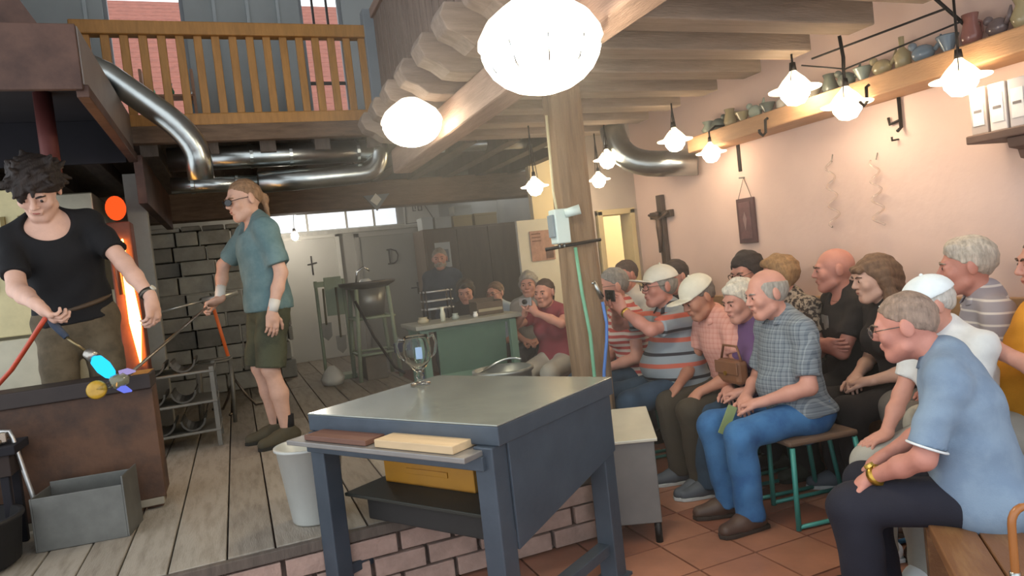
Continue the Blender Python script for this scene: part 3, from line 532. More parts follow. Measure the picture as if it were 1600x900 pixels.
for x in (1.50, 1.72): 
    for y in (5.80, 5.92): child(MB().cyl((x, y, zt), (x, y, zt+.26), .008), 'post', m_black, o, smooth=True)
for z in (.10, .17, .25):
    for y in (5.80, 5.92): child(MB().cyl((1.48, y, zt+z), (1.74, y, zt+z), .007), 'rod', mat('bright rod', 'b4b4b2', .3, metal=.8), o, smooth=True)
for (x, y, h, r, c, l) in ((1.58, 5.62, .12, .02, 'c8cbb8', 'small pale glass vial on the green bench'), (1.70, 5.66, .05, .03, '9aa39a', 'grey dish on the green bench beside the vial'), (1.86, 5.60, .045, .02, 'e4e4de', 'tiny white cup at the front of the green bench'), (1.43, 5.70, .05, .045, 'a39a80', 'brown lump of putty at the left of the green bench')):
    tag(MB().lathe([(0, 0), (r, 0), (r*1.1, h*.5), (r*.7, h*.8), (r*.9, h), (r*.7, h), (0, h*.7)], 14, (x, y, zt)).build('small_vessel', mat('vessel '+c, c, .4, var=.1), smooth=True), l, 'vessel', 'clutter on the green bench')
# green machine stand, tool panel with shovels
ms = thing('machine_stand', 'pale green pipe stand with a dark dished top', 'stand', (1.35, 7.6, ZP)); m_pg = mat('pale green paint', '8d9a84', .55, var=.12)
for x, y in ((1.12, 7.4), (1.55, 7.4), (1.12, 7.85), (1.55, 7.85)): child(MB().tube([(x, y, ZP), (x+(.06 if x < 1.3 else -.04), y, 1.32)], .022, 8), 'leg', m_pg, ms, smooth=True)
for z in (.62, 1.0):
    for a, b in (((1.14, 7.4), (1.55, 7.4)), ((1.14, 7.85), (1.55, 7.85)), ((1.14, 7.4), (1.14, 7.85)), ((1.55, 7.4), (1.55, 7.85))): child(MB().tube([(*a, z), (*b, z)], .015, 8), 'rail', m_pg, ms, smooth=True)
child(MB().lathe([(0, 1.31), (.22, 1.32), (.30, 1.36), (.31, 1.39), (.28, 1.39), (.2, 1.35), (0, 1.34)], 24, (1.34, 7.62, 0)), 'dish', mat('dark dish', '57524c', .5, metal=.5), ms, smooth=True)
child(MB().lathe([(0, 1.02), (.15, 1.02), (.20, 1.31), (.19, 1.31), (.14, 1.04), (0, 1.04)], 20, (1.34, 7.62, 0)), 'hopper', mat('zinc hopper', '87867f', .4, metal=.6), ms, smooth=True)
child(MB().tube([(1.15, 7.36, 1.2), (1.3, 7.34, .8), (1.48, 7.34, .45), (1.58, 7.36, .37)], .014, 8), 'hose', m_black, ms, smooth=True)
boxpart(ms, 'motor', mat('brown motor', '6b6152', .6, var=.2), (1.2, 7.45, ZP), (1.42, 7.75, .60)); boxpart(ms, 'switch_box', mat('navy switch box', '343a58', .5), (1.50, 7.34, .60), (1.62, 7.39, .70))
tag(MB().lathe([(0, 0), (.075, 0), (.085, .03), (.04, .075), (0, .075)], 20, (1.32, 7.6, 1.345)).build('white_cup', mat('white enamel', 'e6e6e2', .3), smooth=True), 'shiny white bowl on the machine stand dish', 'bowl')
tag(MB().tube([(1.22, 7.6, 1.36), (1.24, 7.6, 1.50), (1.32, 7.6, 1.55), (1.38, 7.6, 1.50)], .012, 8).build('chrome_tap', mat('chrome', 'd8d8d8', .1, metal=1.), smooth=True), 'curved chrome tap on the machine stand dish', 'tap')
tpn = thing('shovel_stand', 'pale green upright stand for shovels beside the machine stand', 'panel', (.98, 8.0, ZP)); boxpart(tpn, 'board', m_pg, (.93, 7.98, 1.05), (1.12, 8.0, 1.48)); 
for x in (.84, 1.14): child(MB().cyl((x, 8.0, ZP), (x, 8.0, 1.45), .018), 'post', m_pg, tpn, smooth=True)
boxpart(tpn, 'cross_rail', m_pg, (.82, 7.985, 1.38), (1.16, 8.015, 1.44)); boxpart(tpn, 'base_tray', m_pg, (.80, 7.85, ZP), (1.16, 8.1, ZP+.05))
for x, zb, l in ((.90, .78, 'long handled shovel hanging left on the green panel'), (1.04, .62, 'long handled shovel hanging right on the green panel')):
    o = thing('shovel', l, 'shovel', (x, 7.94, zb), group='shovels on the green panel'); child(MB().cyl((x, 7.95, zb+.18), (x+.01, 7.95, 1.36), .012), 'handle', mat('shovel handle', '6f6a55', .6), o, smooth=True); child(MB().prism([(x-.055, zb+.2), (x+.055, zb+.2), (x+.05, zb+.05), (x, zb), (x-.05, zb+.05)], 7.945, 7.955, 'y'), 'blade', m_gry, o)
tag(MB().lathe([(0, 0), (.10, 0), (.13, .07), (.08, .15), (.03, .2), (0, .2)], 14, (.86, 7.6, ZP)).build('white_sack', mat('white sack', 'c9c8c0', .8, var=.1), smooth=True), 'small white sack on the planks below the shovels', 'sack')
p = at(642, 592, Z=ZP); tag(MB().lathe([(0, 0), (.07, 0), (.085, .12), (.075, .12), (.06, .01), (0, .01)], 18, (p[0], p[1]-.6, ZP)).build('navy_bucket', mat('navy plastic', '2c3568', .4), smooth=True), 'small navy blue bucket behind the goblet', 'bucket')
# ------------------------------------------------------------------ things on the pillar
eb = thing('socket_box', 'pale blue electrical socket box on the oak pillar', 'socket', (1.835, 3.690, 1.62)); m_eb = mat('pale blue plastic', 'c4d4d0', .4, var=.04)
child(MB().bb((1.750, 3.630, 1.50), (1.840, 3.720, 1.70)), 'housing', m_eb, eb, bevel=.008); child(MB().bb((1.735, 3.640, 1.54), (1.751, 3.710, 1.67)), 'lid', mat('grey lid', '7d8a90', .4), eb, bevel=.004)
child(MB().cyl((1.815, 3.630, 1.67), (1.895, 3.590, 1.685), .025, .03, 14), 'plug', m_eb, eb, smooth=True); child(MB().tube([(1.785, 3.670, 1.70), (1.780, 3.680, 1.8), (1.795, 3.690, 2.25)], .008, 8), 'conduit', mat('cream conduit', 'cfc7a2', .5), eb, smooth=True)
for x in (1.78, 1.81): child(MB().cyl((x, 3.67, 1.50), (x, 3.67, 1.475), .006), 'gland', m_steel, eb, smooth=True)
tag(MB().tube([(1.700, 3.700, 1.475), (1.820, 3.675, 1.485), (2.050, 3.665, 1.50)], .010, 8).build('iron_bar', m_black, smooth=True), 'thin black iron bar fixed across the pillar', 'bar')
tag(MB().tube([(1.880, 3.672, 1.47), (1.890, 3.668, 1.2), (1.910, 3.660, .95), (1.910, 3.665, .6), (1.920, 3.660, .10)], .011, 8).build('green_hose', mat('green hose', '6fa888', .4), smooth=True), 'pale green hose hanging down the pillar', 'hose')
tag(MB().tube([(2.015, 3.660, 1.13), (2.025, 3.655, 1.0), (2.010, 3.650, .9), (1.970, 3.650, .72), (1.950, 3.655, .5), (1.950, 3.660, .10)], .010, 8).build('blue_hose', mat('blue hose', '4a74b8', .4), smooth=True), 'bright blue air hose on the pillar', 'hose')
ag = thing('air_gun', 'silver air gun hanging on the pillar above the blue hose', 'tool', (1.980, 3.650, 1.15)); child(MB().tube([(1.968, 3.655, 1.26), (1.985, 3.650, 1.21), (2.005, 3.650, 1.15)], [.008, .014, .012], 8), 'body', m_steel, ag, smooth=True); child(MB().tube([(1.968, 3.650, 1.26), (1.950, 3.645, 1.245)], .006, 8), 'nozzle', m_steel, ag, smooth=True); child(MB().tube([(1.995, 3.645, 1.20), (2.010, 3.630, 1.16)], .005, 8), 'trigger', m_black, ag, smooth=True)
# ------------------------------------------------------------------ lamps
m_bulb = glow('warm bulb', 'ffe9c8', LAMP); m_shade = mat('opal shade', 'f0e4cc', .3, trans=.3, var=0, emit=2.5, ecol='ffeccc')
def small_lamp(label, c, top, s_=1., bracket=None, chain=None):
    t = thing('hanging_lamp', label, 'lamp', tuple(c), group='small warm lamps')
    b = MB().lathe([(0, -.062*s_), (.035*s_, -.052*s_), (.058*s_, -.02*s_), (.060*s_, .0), (.0, .012*s_)], 18); b.build('bulb', m_bulb, t, True)
    MB().lathe([(.063*s_, .004), (.105*s_, .006), (.107*s_, .012), (.070*s_, .022), (.045*s_, .05*s_), (.02*s_, .075*s_), (.012, .09*s_), (.0, .09*s_)], 20).build('shade', m_shade, t, True)
    b = MB(); b.cyl((0, 0, .085*s_), (0, 0, .12*s_), .016*s_, .012*s_, 12); b.build('cap', m_black, t, True)
    top = np.array(top)-np.array(c)
    if bracket == 'wall':
        MB().tube([(0, 0, .12*s_), (0, 0, .16), (.06, 0, .20), (top[0]*.6, top[1]*.6, .20), (top[0], top[1], .10)], .008, 8).build('bracket', m_black, t, True); MB().bb((top[0]-.004, top[1]-.015, -.14), (top[0]+.006, top[1]+.015, .22)).build('wall_plate', m_black, t)
    else:
        MB().tube([(0, 0, .115*s_), tuple(top)], .006, 8).build('rod', m_black, t, True)
        for a in (.6, 3.7): MB().tube([(.06*s_*math.cos(a), .06*s_*math.sin(a), .03), tuple(top*.9)], .003, 6).build('wire', m_black, t, True)
    return t
lp = [((2.22, 4.90, 1.97), (2.22, 4.90, 2.45), .85, None, 'small lamp glowing left of the pillar'),
      ((2.92, 4.97, 2.155), (2.92, 4.97, 2.445), .9, None, 'lamp hanging just left of the elbow duct'),
      ((3.02, 5.32, 2.035), (3.02, 5.32, 2.445), .8, None, 'smallest lamp close to the lit doorway'),
      ((3.10, 4.29, 2.165), (3.10, 4.29, 2.445), 1., None, 'lamp hanging before the elbow duct'),
      ((3.30, 4.15, 2.04), (3.545, 4.15, 2.04), .85, 'wall', 'wall lamp on a curved iron bracket under the shelf end'),
      ((3.15, 3.16, 2.23), (3.15, 3.16, 2.445), 1.15, None, 'bright lamp under a joist end beside the chain'),
      ((3.22, 2.87, 2.07), (3.22, 2.87, 2.445), 1.05, None, 'lamp hanging in front of the hooks on the long shelf'),
      ((3.22, 2.23, 2.03), (3.22, 2.23, 2.60), 1.0, None, 'rightmost bright lamp above the file folders')]
for c, tp_, s_, br_, lab in lp: small_lamp(lab, c, tp_, s_*1.2, br_)
m_bigg = glow('large lamp diffuser', 'fff2d4', BIG)
def big_lamp(label, c, r, zt_, tilt=0.):
    t = thing('pendant_lamp', label, 'lamp', tuple(c), group='large pendant lamps')
    MB().lathe([(0, -.60*r), (.25*r, -.58*r), (.48*r, -.51*r), (.67*r, -.40*r), (.82*r, -.26*r), (.92*r, -.10*r), (.97*r, .05*r), (.96*r, .22*r)], 40).build('diffuser', m_bigg, t, True)
    MB().lathe([(.90*r, .20*r), (1.02*r, .20*r), (1.0*r, .30*r), (.85*r, .55*r), (.6*r, .75*r), (.3*r, .95*r), (.0, 1.0*r)], 26).build('opal_shade', mat('opal lamp glass', 'f2ecdc', .3, var=0, emit=2.2, ecol='fff2dc'), t, True)
    MB().cyl((0, 0, .95*r), (0, 0, zt_-c[2]), .014, .014, 10).build('rod', m_steel, t, True)
    for k in range(10):
        a = k*2*math.pi/10; MB().tube([(.97*r*math.cos(a), .97*r*math.sin(a), .06*r), (.83*r*math.cos(a), .83*r*math.sin(a), -.25*r), (.47*r*math.cos(a), .47*r*math.sin(a), -.5*r)], .004, 6).build('rib', m_steel, t, True)
big_lamp('dazzling large pendant lamp in front of the pillar top', (1.13, 2.31, 2.16), .225, 2.45)
big_lamp('bright large pendant lamp under the balcony corner', (1.09, 4.06, 2.28), .18, 2.46)

# bare bulb near the back doors
bl = thing('bare_bulb', 'bare bulb glowing on a cable near the off white door', 'lamp', (.80, 9.35, 2.06)); MB().ball((0, 0, 0), (.045, .045, .055), 14, 10).build('bulb', glow('white bulb', 'fff4e4', 240.), bl, True); MB().cyl((0, 0, .05), (0, 0, .10), .022, .018, 12).build('socket', m_black, bl, True); MB().tube([(0, 0, .10), (.02, 0, .3), (0, 0, .46)], .005, 6).build('cable', m_black, bl, True)
# ------------------------------------------------------------------ long shelf with glass animals and hooks
m_ls = mat('long shelf wood', 'b68d68', .6, var=.15, scale=4, stretch=(5, .6, 5), bump=.2)
ls = thing('long_shelf', 'long wooden shelf beam on the pink wall carrying glassware', 'shelf', (3.42, 2.8, 2.11))
boxpart(ls, 'beam', m_ls, (3.30, 1.2, 2.095), (3.548, 4.42, 2.205), .008)
for y in (1.93, 2.78, 3.55): child(MB().tube([(3.29, y, 2.16), (3.27, y, 2.15), (3.265, y, 2.07), (3.24, y, 2.05), (3.215, y, 2.07), (3.215, y, 2.09)], .009, 8), 'hook', m_black, ls, smooth=True)
rg = random.Random(21)
gcol = [('b8c4b4', 'pale green'), ('8c7c7c', 'smoky grey'), ('b07a70', 'dull red'), ('c8b890', 'straw yellow'), ('98a8b4', 'grey blue'), ('a8a090', 'sandy'), ('788078', 'dark green'), ('d0c8bc', 'milky white')]
gshape = ['vase', 'bowl', 'bird', 'jug', 'bottle', 'fish']
seen = set(); y = 4.32; n = 0
pos_words = ['far end', 'far end']
order = []
while y > 1.5:
    order.append(y); y -= rg.uniform(.115, .14)
combos = [(c, s_) for s_ in gshape for c in gcol]; rg.shuffle(combos)
for i, y in enumerate(order):
    (cc, cn), shp = combos[i]; mg_ = mat('glassware '+cc, cc, .12, var=.08, trans=.3); h = rg.uniform(.10, .17); x = 3.43; z = 2.206
    t = thing('glass_'+shp, '%s glass %s on the long wall shelf' % (cn, shp), shp, (x, y, z), rg.uniform(-.5, .5), 'glassware on the long shelf')
    if shp in ('vase', 'bowl', 'bottle', 'jug'):
        r = .05
        pf_ = {'vase': [(0, 0), (r*.6, 0), (r, h*.4), (r*.5, h*.75), (r*.8, h), (r*.7, h), (r*.4, h*.75), (0, h*.1)], 'bowl': [(0, 0), (r*.5, 0), (r*.4, .02), (r, h*.55), (r*1.05, h*.6), (r*.9, h*.55), (0, .03)], 'bottle': [(0, 0), (r*.8, 0), (r*.8, h*.55), (r*.25, h*.75), (r*.28, h*1.1), (0, h*1.1)], 'jug': [(0, 0), (r*.7, 0), (r*.95, h*.35), (r*.6, h*.8), (r*.75, h), (r*.65, h), (0, h*.15)]}[shp]
        MB().lathe(pf_, 16).build('vessel', mg_, t, True)
        if shp == 'jug': MB().tube([(.03, 0, h*.85), (.075, 0, h*.8), (.08, 0, h*.5), (.045, 0, h*.3)], .007, 8).build('handle', mg_, t, True)
    else:
        MB().ball((0, 0, .055), (.035, .055, .045), 12, 8).build('body', mg_, t, True); MB().ball((0, -.045 if shp == 'fish' else .045, .10), .022, 10, 8).build('head', mg_, t, True)
        MB().cyl((0, 0, 0), (0, 0, .02), .03, .02, 12).build('base', mg_, t, True); MB().tube([(0, -.05, .06), (0, -.075, .085), (0, -.085, .13)], [.012, .014, .004], 8).build('tail', mg_, t, True)
# chain and rods by the joist ends
tag(MB().tube([(3.20, 2.86, 2.45), (3.215, 2.86, 2.33), (3.22, 2.87, 2.28)], .010, 6).build('lamp_chain', m_black, smooth=True), 'short dark chain dropping from the joist above the hook lamp', 'chain')
tag(MB().tube([(3.24, 3.10, 2.40), (3.30, 2.32, 2.40)], .006, 6).build('tie_rod', m_black, smooth=True), 'straight thin iron rod between joist and shelf', 'rod')
tag(MB().tube([(3.22, 3.16, 2.38), (3.22, 2.86, 2.27), (3.36, 2.3, 2.33)], .005, 6).build('sagging_wire', m_black, smooth=True), 'sagging thin wire between two lamps', 'wire')
tag(MB().tube([(3.20, 2.72, 2.70), (3.34, 2.42, 2.50), (3.42, 2.32, 2.32)], .010, 6).build('slanted_chain', m_black, smooth=True), 'slanted heavy chain at the upper right', 'chain')
# crucifix, framed picture, glass swirls
cx = thing('crucifix', 'dark wooden crucifix on the pink wall near the doorway', 'crucifix', (3.53, 5.17, 1.2)); m_cx = mat('dark crucifix wood', '4a3a30', .6, var=.2)
boxpart(cx, 'upright', m_cx, (3.50, 5.14, 1.22), (3.545, 5.21, 1.86)); boxpart(cx, 'crossbar', m_cx, (3.50, 5.02, 1.66), (3.545, 5.33, 1.72))
bz = mat('bronze figure', '5a463a', .45, metal=.5)
MBc = MB().tube([(3.485, 5.175, 1.68), (3.48, 5.17, 1.58), (3.485, 5.18, 1.46), (3.48, 5.19, 1.36)], [.022, .028, .02, .012], 8).tube([(3.485, 5.03, 1.70), (3.482, 5.175, 1.645), (3.485, 5.32, 1.70)], .011, 8); MBc.ball((3.48, 5.185, 1.70), .022, 10, 8)
child(MBc, 'figure', bz, cx, smooth=True)
pc = thing('framed_picture', 'dark narrow framed picture on the pink wall', 'picture', (3.54, 4.11, 1.36)); boxpart(pc, 'frame', mat('dark frame', '5a4040', .5, var=.15), (3.525, 4.03, 1.37), (3.548, 4.21, 1.70)); boxpart(pc, 'panel', mat('dark picture', '6a4c4c', .6, var=.25, scale=12), (3.520, 4.06, 1.40), (3.526, 4.18, 1.67)); child(MB().prism([(4.10, 1.55), (4.12, 1.60), (4.14, 1.55), (4.12, 1.46)], 3.516, 3.521, 'x'), 'motif', mat('pale motif', '8d7472', .6), pc); child(MB().tube([(3.535, 4.05, 1.70), (3.542, 4.12, 1.85), (3.535, 4.19, 1.70)], .002, 6), 'cord', m_black, pc)
tag(MB().cyl((3.50, 4.12, 1.85), (3.55, 4.12, 1.85), .006).build('picture_nail', m_steel, smooth=True), 'bright nail holding the framed picture cord', 'nail')
m_sw = mat('clear swirl glass', 'f4ece4', .05, trans=.9, var=0)
for (y, z0, z1, lab, ph) in ((3.30, 1.42, 1.83, 'left clear glass swirl hanging on the pink wall', 0.), (2.98, 1.40, 1.78, 'right clear glass swirl hanging on the pink wall', 1.5)):
    pts = [(3.51+.022*math.cos(q*22+ph), y+.022*math.sin(q*22+ph)*(1+.8*q), z1-(z1-z0)*q) for q in np.linspace(0, 1, 70)]
    t = thing('glass_swirl', lab, 'ornament', (3.52, y, z0), group='glass swirls on the wall'); child(MB().tube(pts, .006, 6), 'spiral', m_sw, t, smooth=True); child(MB().tube([(3.53, y, z1), (3.545, y, z1+.04)], .003, 6), 'hook', m_steel, t)
tag(MB().tube([(3.55, 2.84, 1.87), (3.50, 2.84, 1.865), (3.50, 2.84, 1.885)], .006, 6).build('wall_hook', m_black, smooth=True), 'single small black hook in the bare pink wall', 'hook')
# iron hook hanging under the lamp
tag(MB().tube([(3.53, 2.80, 2.10), (3.53, 2.80, 1.93), (3.50, 2.80, 1.91)], .010, 8).tube([(3.53, 2.81, 1.97), (3.53, 2.87, 1.96), (3.53, 2.875, 2.0)], .008, 8).build('double_hook', m_black, smooth=True), 'forged double hook hanging below the long shelf', 'hook')
# file shelf
fs = thing('file_shelf', 'dark carved wall shelf holding file folders at the right', 'shelf', (3.42, 1.95, 1.5)); m_fs = mat('dark shelf wood', '6a5246', .6, var=.2, scale=5)
boxpart(fs, 'board', m_fs, (3.27, 1.45, 1.735), (3.548, 2.265, 1.775), .006)
for y in (2.05, 1.55):
    child(MB().prism([(3.548, 1.735), (3.30, 1.735), (3.31, 1.69), (3.37, 1.68), (3.385, 1.64), (3.44, 1.63), (3.46, 1.57), (3.50, 1.555), (3.548, 1.50)], y-.05, y+.05, 'y'), 'corbel', m_fs, fs, bevel=.004)
for i, (c, lab) in enumerate([('a89a92', 'grey brown file folder at the left end of the wall shelf'), ('cfc6c0', 'white file folder second from the left on the wall shelf'), ('b9b0ae', 'pale grey file folder with a sketch on its spine'), ('d4ccc6', 'white file folder at the picture edge')]):
    y = 2.215-i*.088; t = thing('file_folder', lab, 'folder', (3.36, y, 1.776), group='folders on the wall shelf'); z = 1.776
    boxpart(t, 'cover', mat('folder '+c, c, .6, var=.05), (3.30, y-.038, z), (3.54, y+.038, z+.215-.0*i)); lb = boxpart(t, 'spine_label', mat('spine label', 'd9d4d0', .7), (3.297, y-.026, z+.04), (3.301, y+.026, z+.17), 0); boxpart(t, 'spine_mark', mat('spine ink', '6d6664', .7), (3.295, y-.018, z+.10), (3.298, y+.018, z+.112), 0)
# ------------------------------------------------------------------ seats
wbh = thing('long_bench', 'long wooden bench along the pink wall under the visitors', 'bench', (3.3, 3.4, 0)); m_bn2 = mat('bench wood', '8a6a4a', .6, var=.18, scale=5, stretch=(5, .6, 5))
boxpart(wbh, 'seat', m_bn2, (3.02, 1.55, .39), (3.44, 5.45, .43)); boxpart(wbh, 'backboard', mat('tan wainscot', 'a98560', .6, var=.15, stretch=(5, .6, 5)), (3.50, 1.55, .45), (3.545, 5.45, .98))
for y in (1.7, 2.9, 4.1, 5.3): boxpart(wbh, 'support', m_bn2, (3.06, y-.03, 0), (3.42, y+.03, .39))
m_bench = mat('worn varnished bench', '7c5638', .45, var=.2, scale=4, bump=.2, stretch=(4, .6, 4), col2='a07a50', c2amt=(.5, .75))
fb = thing('front_bench', 'worn varnished bench under the man in the pale blue polo', 'bench', (2.03, 1.37, 0), math.radians(-43))
for x0, x1 in ((-.19, -.065), (-.06, .06), (.065, .19)): MB().bb((x0, -.62, .385), (x1, .52, .425)).build('seat_plank', m_bench, fb, bevel=.006)
for y in (-.5, .4):
    for x in (-.14, .14): MB().bb((x-.03, y-.03, 0), (x+.03, y+.03, .385)).build('leg', m_bench, fb, bevel=.004)
MB().bb((-.02, -.5, .2), (.02, .4, .26)).build('stretcher', m_bench, fb)
def chair(label, x, y, az, col, seatc, z=.45, back=True):
    t = thing('stacking_chair', label, 'chair', (x, y, 0), -math.radians(az), 'visitor chairs'); m = mat('chair tube '+col, col, .4, metal=.2, var=.06); ms_ = mat('chair seat '+seatc, seatc, .6, var=.1)
    MB().bb((-.20, -.19, z-.03), (.20, .20, z)).build('seat', ms_, t, bevel=.012)
    for sx in (-1, 1):
        MB().tube([(sx*.19, .18, z-.035), (sx*.21, .20, 0)], .013, 8).build('leg', m, t, True); MB().tube([(sx*.19, -.17, z-.035), (sx*.21, -.22, 0)], .013, 8).build('leg', m, t, True)
        if back: MB().tube([(sx*.19, -.19, z-.03), (sx*.19, -.24, z+.36)], .012, 8).build('back_post', m, t, True)
        MB().tube([(sx*.21, .20, .015), (sx*.21, -.22, .015)], .011, 8).build('runner', m, t, True)
    if back: MB().bb((-.19, -.255, z+.18), (.19, -.235, z+.37)).build('backrest', ms_, t, bevel=.008)
    return t
# black armchair at the right edge
bc = thing('black_armchair', 'black tubular chair back at the right edge of the picture', 'chair', (2.54, 1.27, 0), -math.radians(-130)); m_bc = mat('black lacquer tube', '14120f', .2, metal=.3, var=.05)
for sx in (-1, 1):
    MB().tube([(sx*.24, .22, 0), (sx*.24, .20, .42), (sx*.24, -.14, .44), (sx*.24, -.17, .60), (sx*.25, -.20, .72)]+bend((sx*.25, -.21, .88), (sx*.25, -.22, .98), (sx*.15, -.22, .985), 6)+[(0, -.22, .985)], .019, 10).build('side_frame', m_bc, bc, True)
    MB().tube([(sx*.24, -.12, .43), (sx*.25, -.26, 0)], .019, 10).build('rear_leg', m_bc, bc, True)
MB().bb((-.23, -.16, .43), (.23, .22, .48)).build('seat', mat('dark upholstery', '2a2422', .8, var=.15), bc, bevel=.015); MB().bb((-.225, -.205, .66), (.225, -.18, .80)).build('back_pad', mat('dark upholstery', '2a2422', .8), bc, bevel=.01)
# walking cane
cn = thing('walking_cane', 'brown varnished walking cane with crook handle at the right edge', 'cane', (1.80, 1.215, .0)); m_cn = mat('cane wood', '9a6234', .3, var=.15, stretch=(5, 5, .6)); top = np.array([1.803, 1.215, .60])
d_ = nrm(np.array([.93, -.37, 0])); pts = [(1.800, 1.215, .03), (1.800, 1.215, .35)]+[tuple(top+d_*(.035-.035*math.cos(t))+np.array([0, 0, .045*math.sin(t)])) for t in np.linspace(0, math.pi, 10)]+[tuple(top+d_*.07+np.array([0, 0, -.045]))]
child(MB().tube(pts, .010, 10), 'shaft', m_cn, cn, smooth=True); child(MB().cyl((1.800, 1.215, .44), (1.800, 1.215, .475), .0125, .0125, 12), 'collar', m_steel, cn, smooth=True); child(MB().cyl((1.800, 1.215, 0), (1.800, 1.215, .035), .014, .013, 12), 'ferrule', m_black, cn, smooth=True); child(MB().cyl((1.800, 1.215, .33), (1.800, 1.215, .44), .0118, .0118, 12), 'sleeve', m_black, cn, smooth=True)
# ------------------------------------------------------------------ people: smooth bodies from blended tapered limbs
def V3(*a): return np.array(a, float)
class Prim:
    __slots__ = ('kind', 'a', 'b', 'ra', 'rb', 'n', 's', 'A', 'k', 'clips', 'lo', 'hi', 'sub')
def cone(a, b, ra, rb, k=.03, n=None, s=1., clips=(), sub=False):
    p = Prim(); p.kind = 0; p.a = np.array(a, float); p.b = np.array(b, float); p.ra = ra; p.rb = rb; p.k = k; p.n = n; p.s = s; p.clips = clips; p.sub = sub
    m = max(ra, rb); p.lo = np.minimum(p.a, p.b)-m; p.hi = np.maximum(p.a, p.b)+m
    return p
def ell(c, A, rad, k=.03, clips=(), sub=False):
    p = Prim(); p.kind = 1; p.a = np.array(c, float); p.A = np.array(A, float); p.b = np.array(rad, float); p.k = k; p.clips = clips; p.sub = sub
    m = np.max(rad); p.lo = p.a-m; p.hi = p.a+m
    return p
def pdist(p, P):
    if p.kind == 0:
        q = P-p.a; ba = p.b-p.a
        if p.n is not None:
            q = q+((p.s-1)*(q @ p.n))[..., None]*p.n; ba = ba+(p.s-1)*(ba @ p.n)*p.n
        l2 = max(ba @ ba, 1e-9); t = np.clip((q @ ba)/l2, 0, 1)
        d = np.linalg.norm(q-t[..., None]*ba, axis=-1)-(p.ra+(p.rb-p.ra)*t)
    else:
        q = (P-p.a) @ p.A.T
        k0 = np.linalg.norm(q/p.b, axis=-1); k1 = np.linalg.norm(q/(p.b*p.b), axis=-1)+1e-9
        d = k0*(k0-1)/k1
    for c, n in p.clips: d = np.maximum(d, (P-np.array(c)) @ np.array(n))
    return d
def polygonise(prims, h, box=None, noise=None, clips=()):
    lo = np.min([p.lo for p in prims if not p.sub], axis=0)-2*h-.012; hi = np.max([p.hi for p in prims if not p.sub], axis=0)+2*h+.012
    if box is not None: lo = np.maximum(lo, box[0]-h*1.01); hi = np.minimum(hi, box[1]+h*1.01)
    if np.any(hi-lo < h*3): return np.zeros((0, 3)), np.zeros((0, 4), int)
    n = np.ceil((hi-lo)/h).astype(int)+1
    D = np.full(n, .2, np.float32)
    ax = [lo[i]+h*np.arange(n[i]) for i in range(3)]
    for p in prims:
        mg = p.k+2*h+.012
        i0 = np.maximum(np.floor((p.lo-mg-lo)/h).astype(int), 0); i1 = np.minimum(np.ceil((p.hi+mg-lo)/h).astype(int)+1, n)
        if np.any(i1 <= i0): continue
        G = np.stack(np.meshgrid(ax[0][i0[0]:i1[0]], ax[1][i0[1]:i1[1]], ax[2][i0[2]:i1[2]], indexing='ij'), -1)
        d = pdist(p, G); sl = tuple(slice(i0[i], i1[i]) for i in range(3)); E = D[sl]
        if p.sub:
            x = np.maximum(p.k-np.abs(E+d), 0)/p.k; D[sl] = np.maximum(E, -d)+x*x*p.k*.25
        else:
            x = np.maximum(p.k-np.abs(E-d), 0)/p.k; D[sl] = np.minimum(E, d)-x*x*p.k*.25
    if noise or clips:
        G = np.stack(np.meshgrid(*ax, indexing='ij'), -1)
        if noise: D = D+noise(G)
        for c, nn in clips: D = np.maximum(D, (G-np.array(c)) @ np.array(nn))
    S = D < 0; nx, ny, nz = D.shape
    cor = [(i, j, k) for i in (0, 1) for j in (0, 1) for k in (0, 1)]
    cnt = sum(S[i:nx-1+i, j:ny-1+j, k:nz-1+k].astype(np.int8) for i, j, k in cor)
    act = (cnt > 0) & (cnt < 8); I = np.argwhere(act)
    idx = np.full(act.shape, -1, int); idx[act] = np.arange(len(I))
    sm = np.zeros((len(I), 3)); ct = np.zeros(len(I))
    for a in cor:
        for e in range(3):
            if a[e]: continue
            b = list(a); b[e] = 1
            da = D[I[:, 0]+a[0], I[:, 1]+a[1], I[:, 2]+a[2]]; db = D[I[:, 0]+b[0], I[:, 1]+b[1], I[:, 2]+b[2]]
            m = (da < 0) != (db < 0); t = np.where(m, da/np.where(m, da-db, 1), 0)
            q = np.tile(np.array(a, float), (len(I), 1)); q[:, e] += t
            sm[m] += q[m]; ct[m] += 1
    Vt = lo+h*(I+sm/np.maximum(ct, 1)[:, None])
    Fs = []
    for e in range(3):
        u, w = [(1, 2), (2, 0), (0, 1)][e]
        sl0 = [slice(None)]*3; sl1 = [slice(None)]*3
        sl0[e] = slice(0, D.shape[e]-1); sl1[e] = slice(1, D.shape[e])
        cr = S[tuple(sl0)] != S[tuple(sl1)]; X = np.argwhere(cr)
        ok = (X[:, u] > 0) & (X[:, w] > 0) & (X[:, u] < D.shape[u]-1) & (X[:, w] < D.shape[w]-1); X = X[ok]
        if not len(X): continue
        du = np.eye(3, dtype=int)[u]; dw = np.eye(3, dtype=int)[w]
        q = [idx[tuple((X-o).T)] for o in (du+dw, dw, 0*du, du)]
        q = np.stack(q, 1); fl = S[tuple(X.T)]
        q[~fl] = q[~fl][:, ::-1]; Fs.append(q)
    Fq = np.concatenate(Fs) if Fs else np.zeros((0, 4), int)
    Fq = Fq[(Fq >= 0).all(1)]
    return Vt, Fq
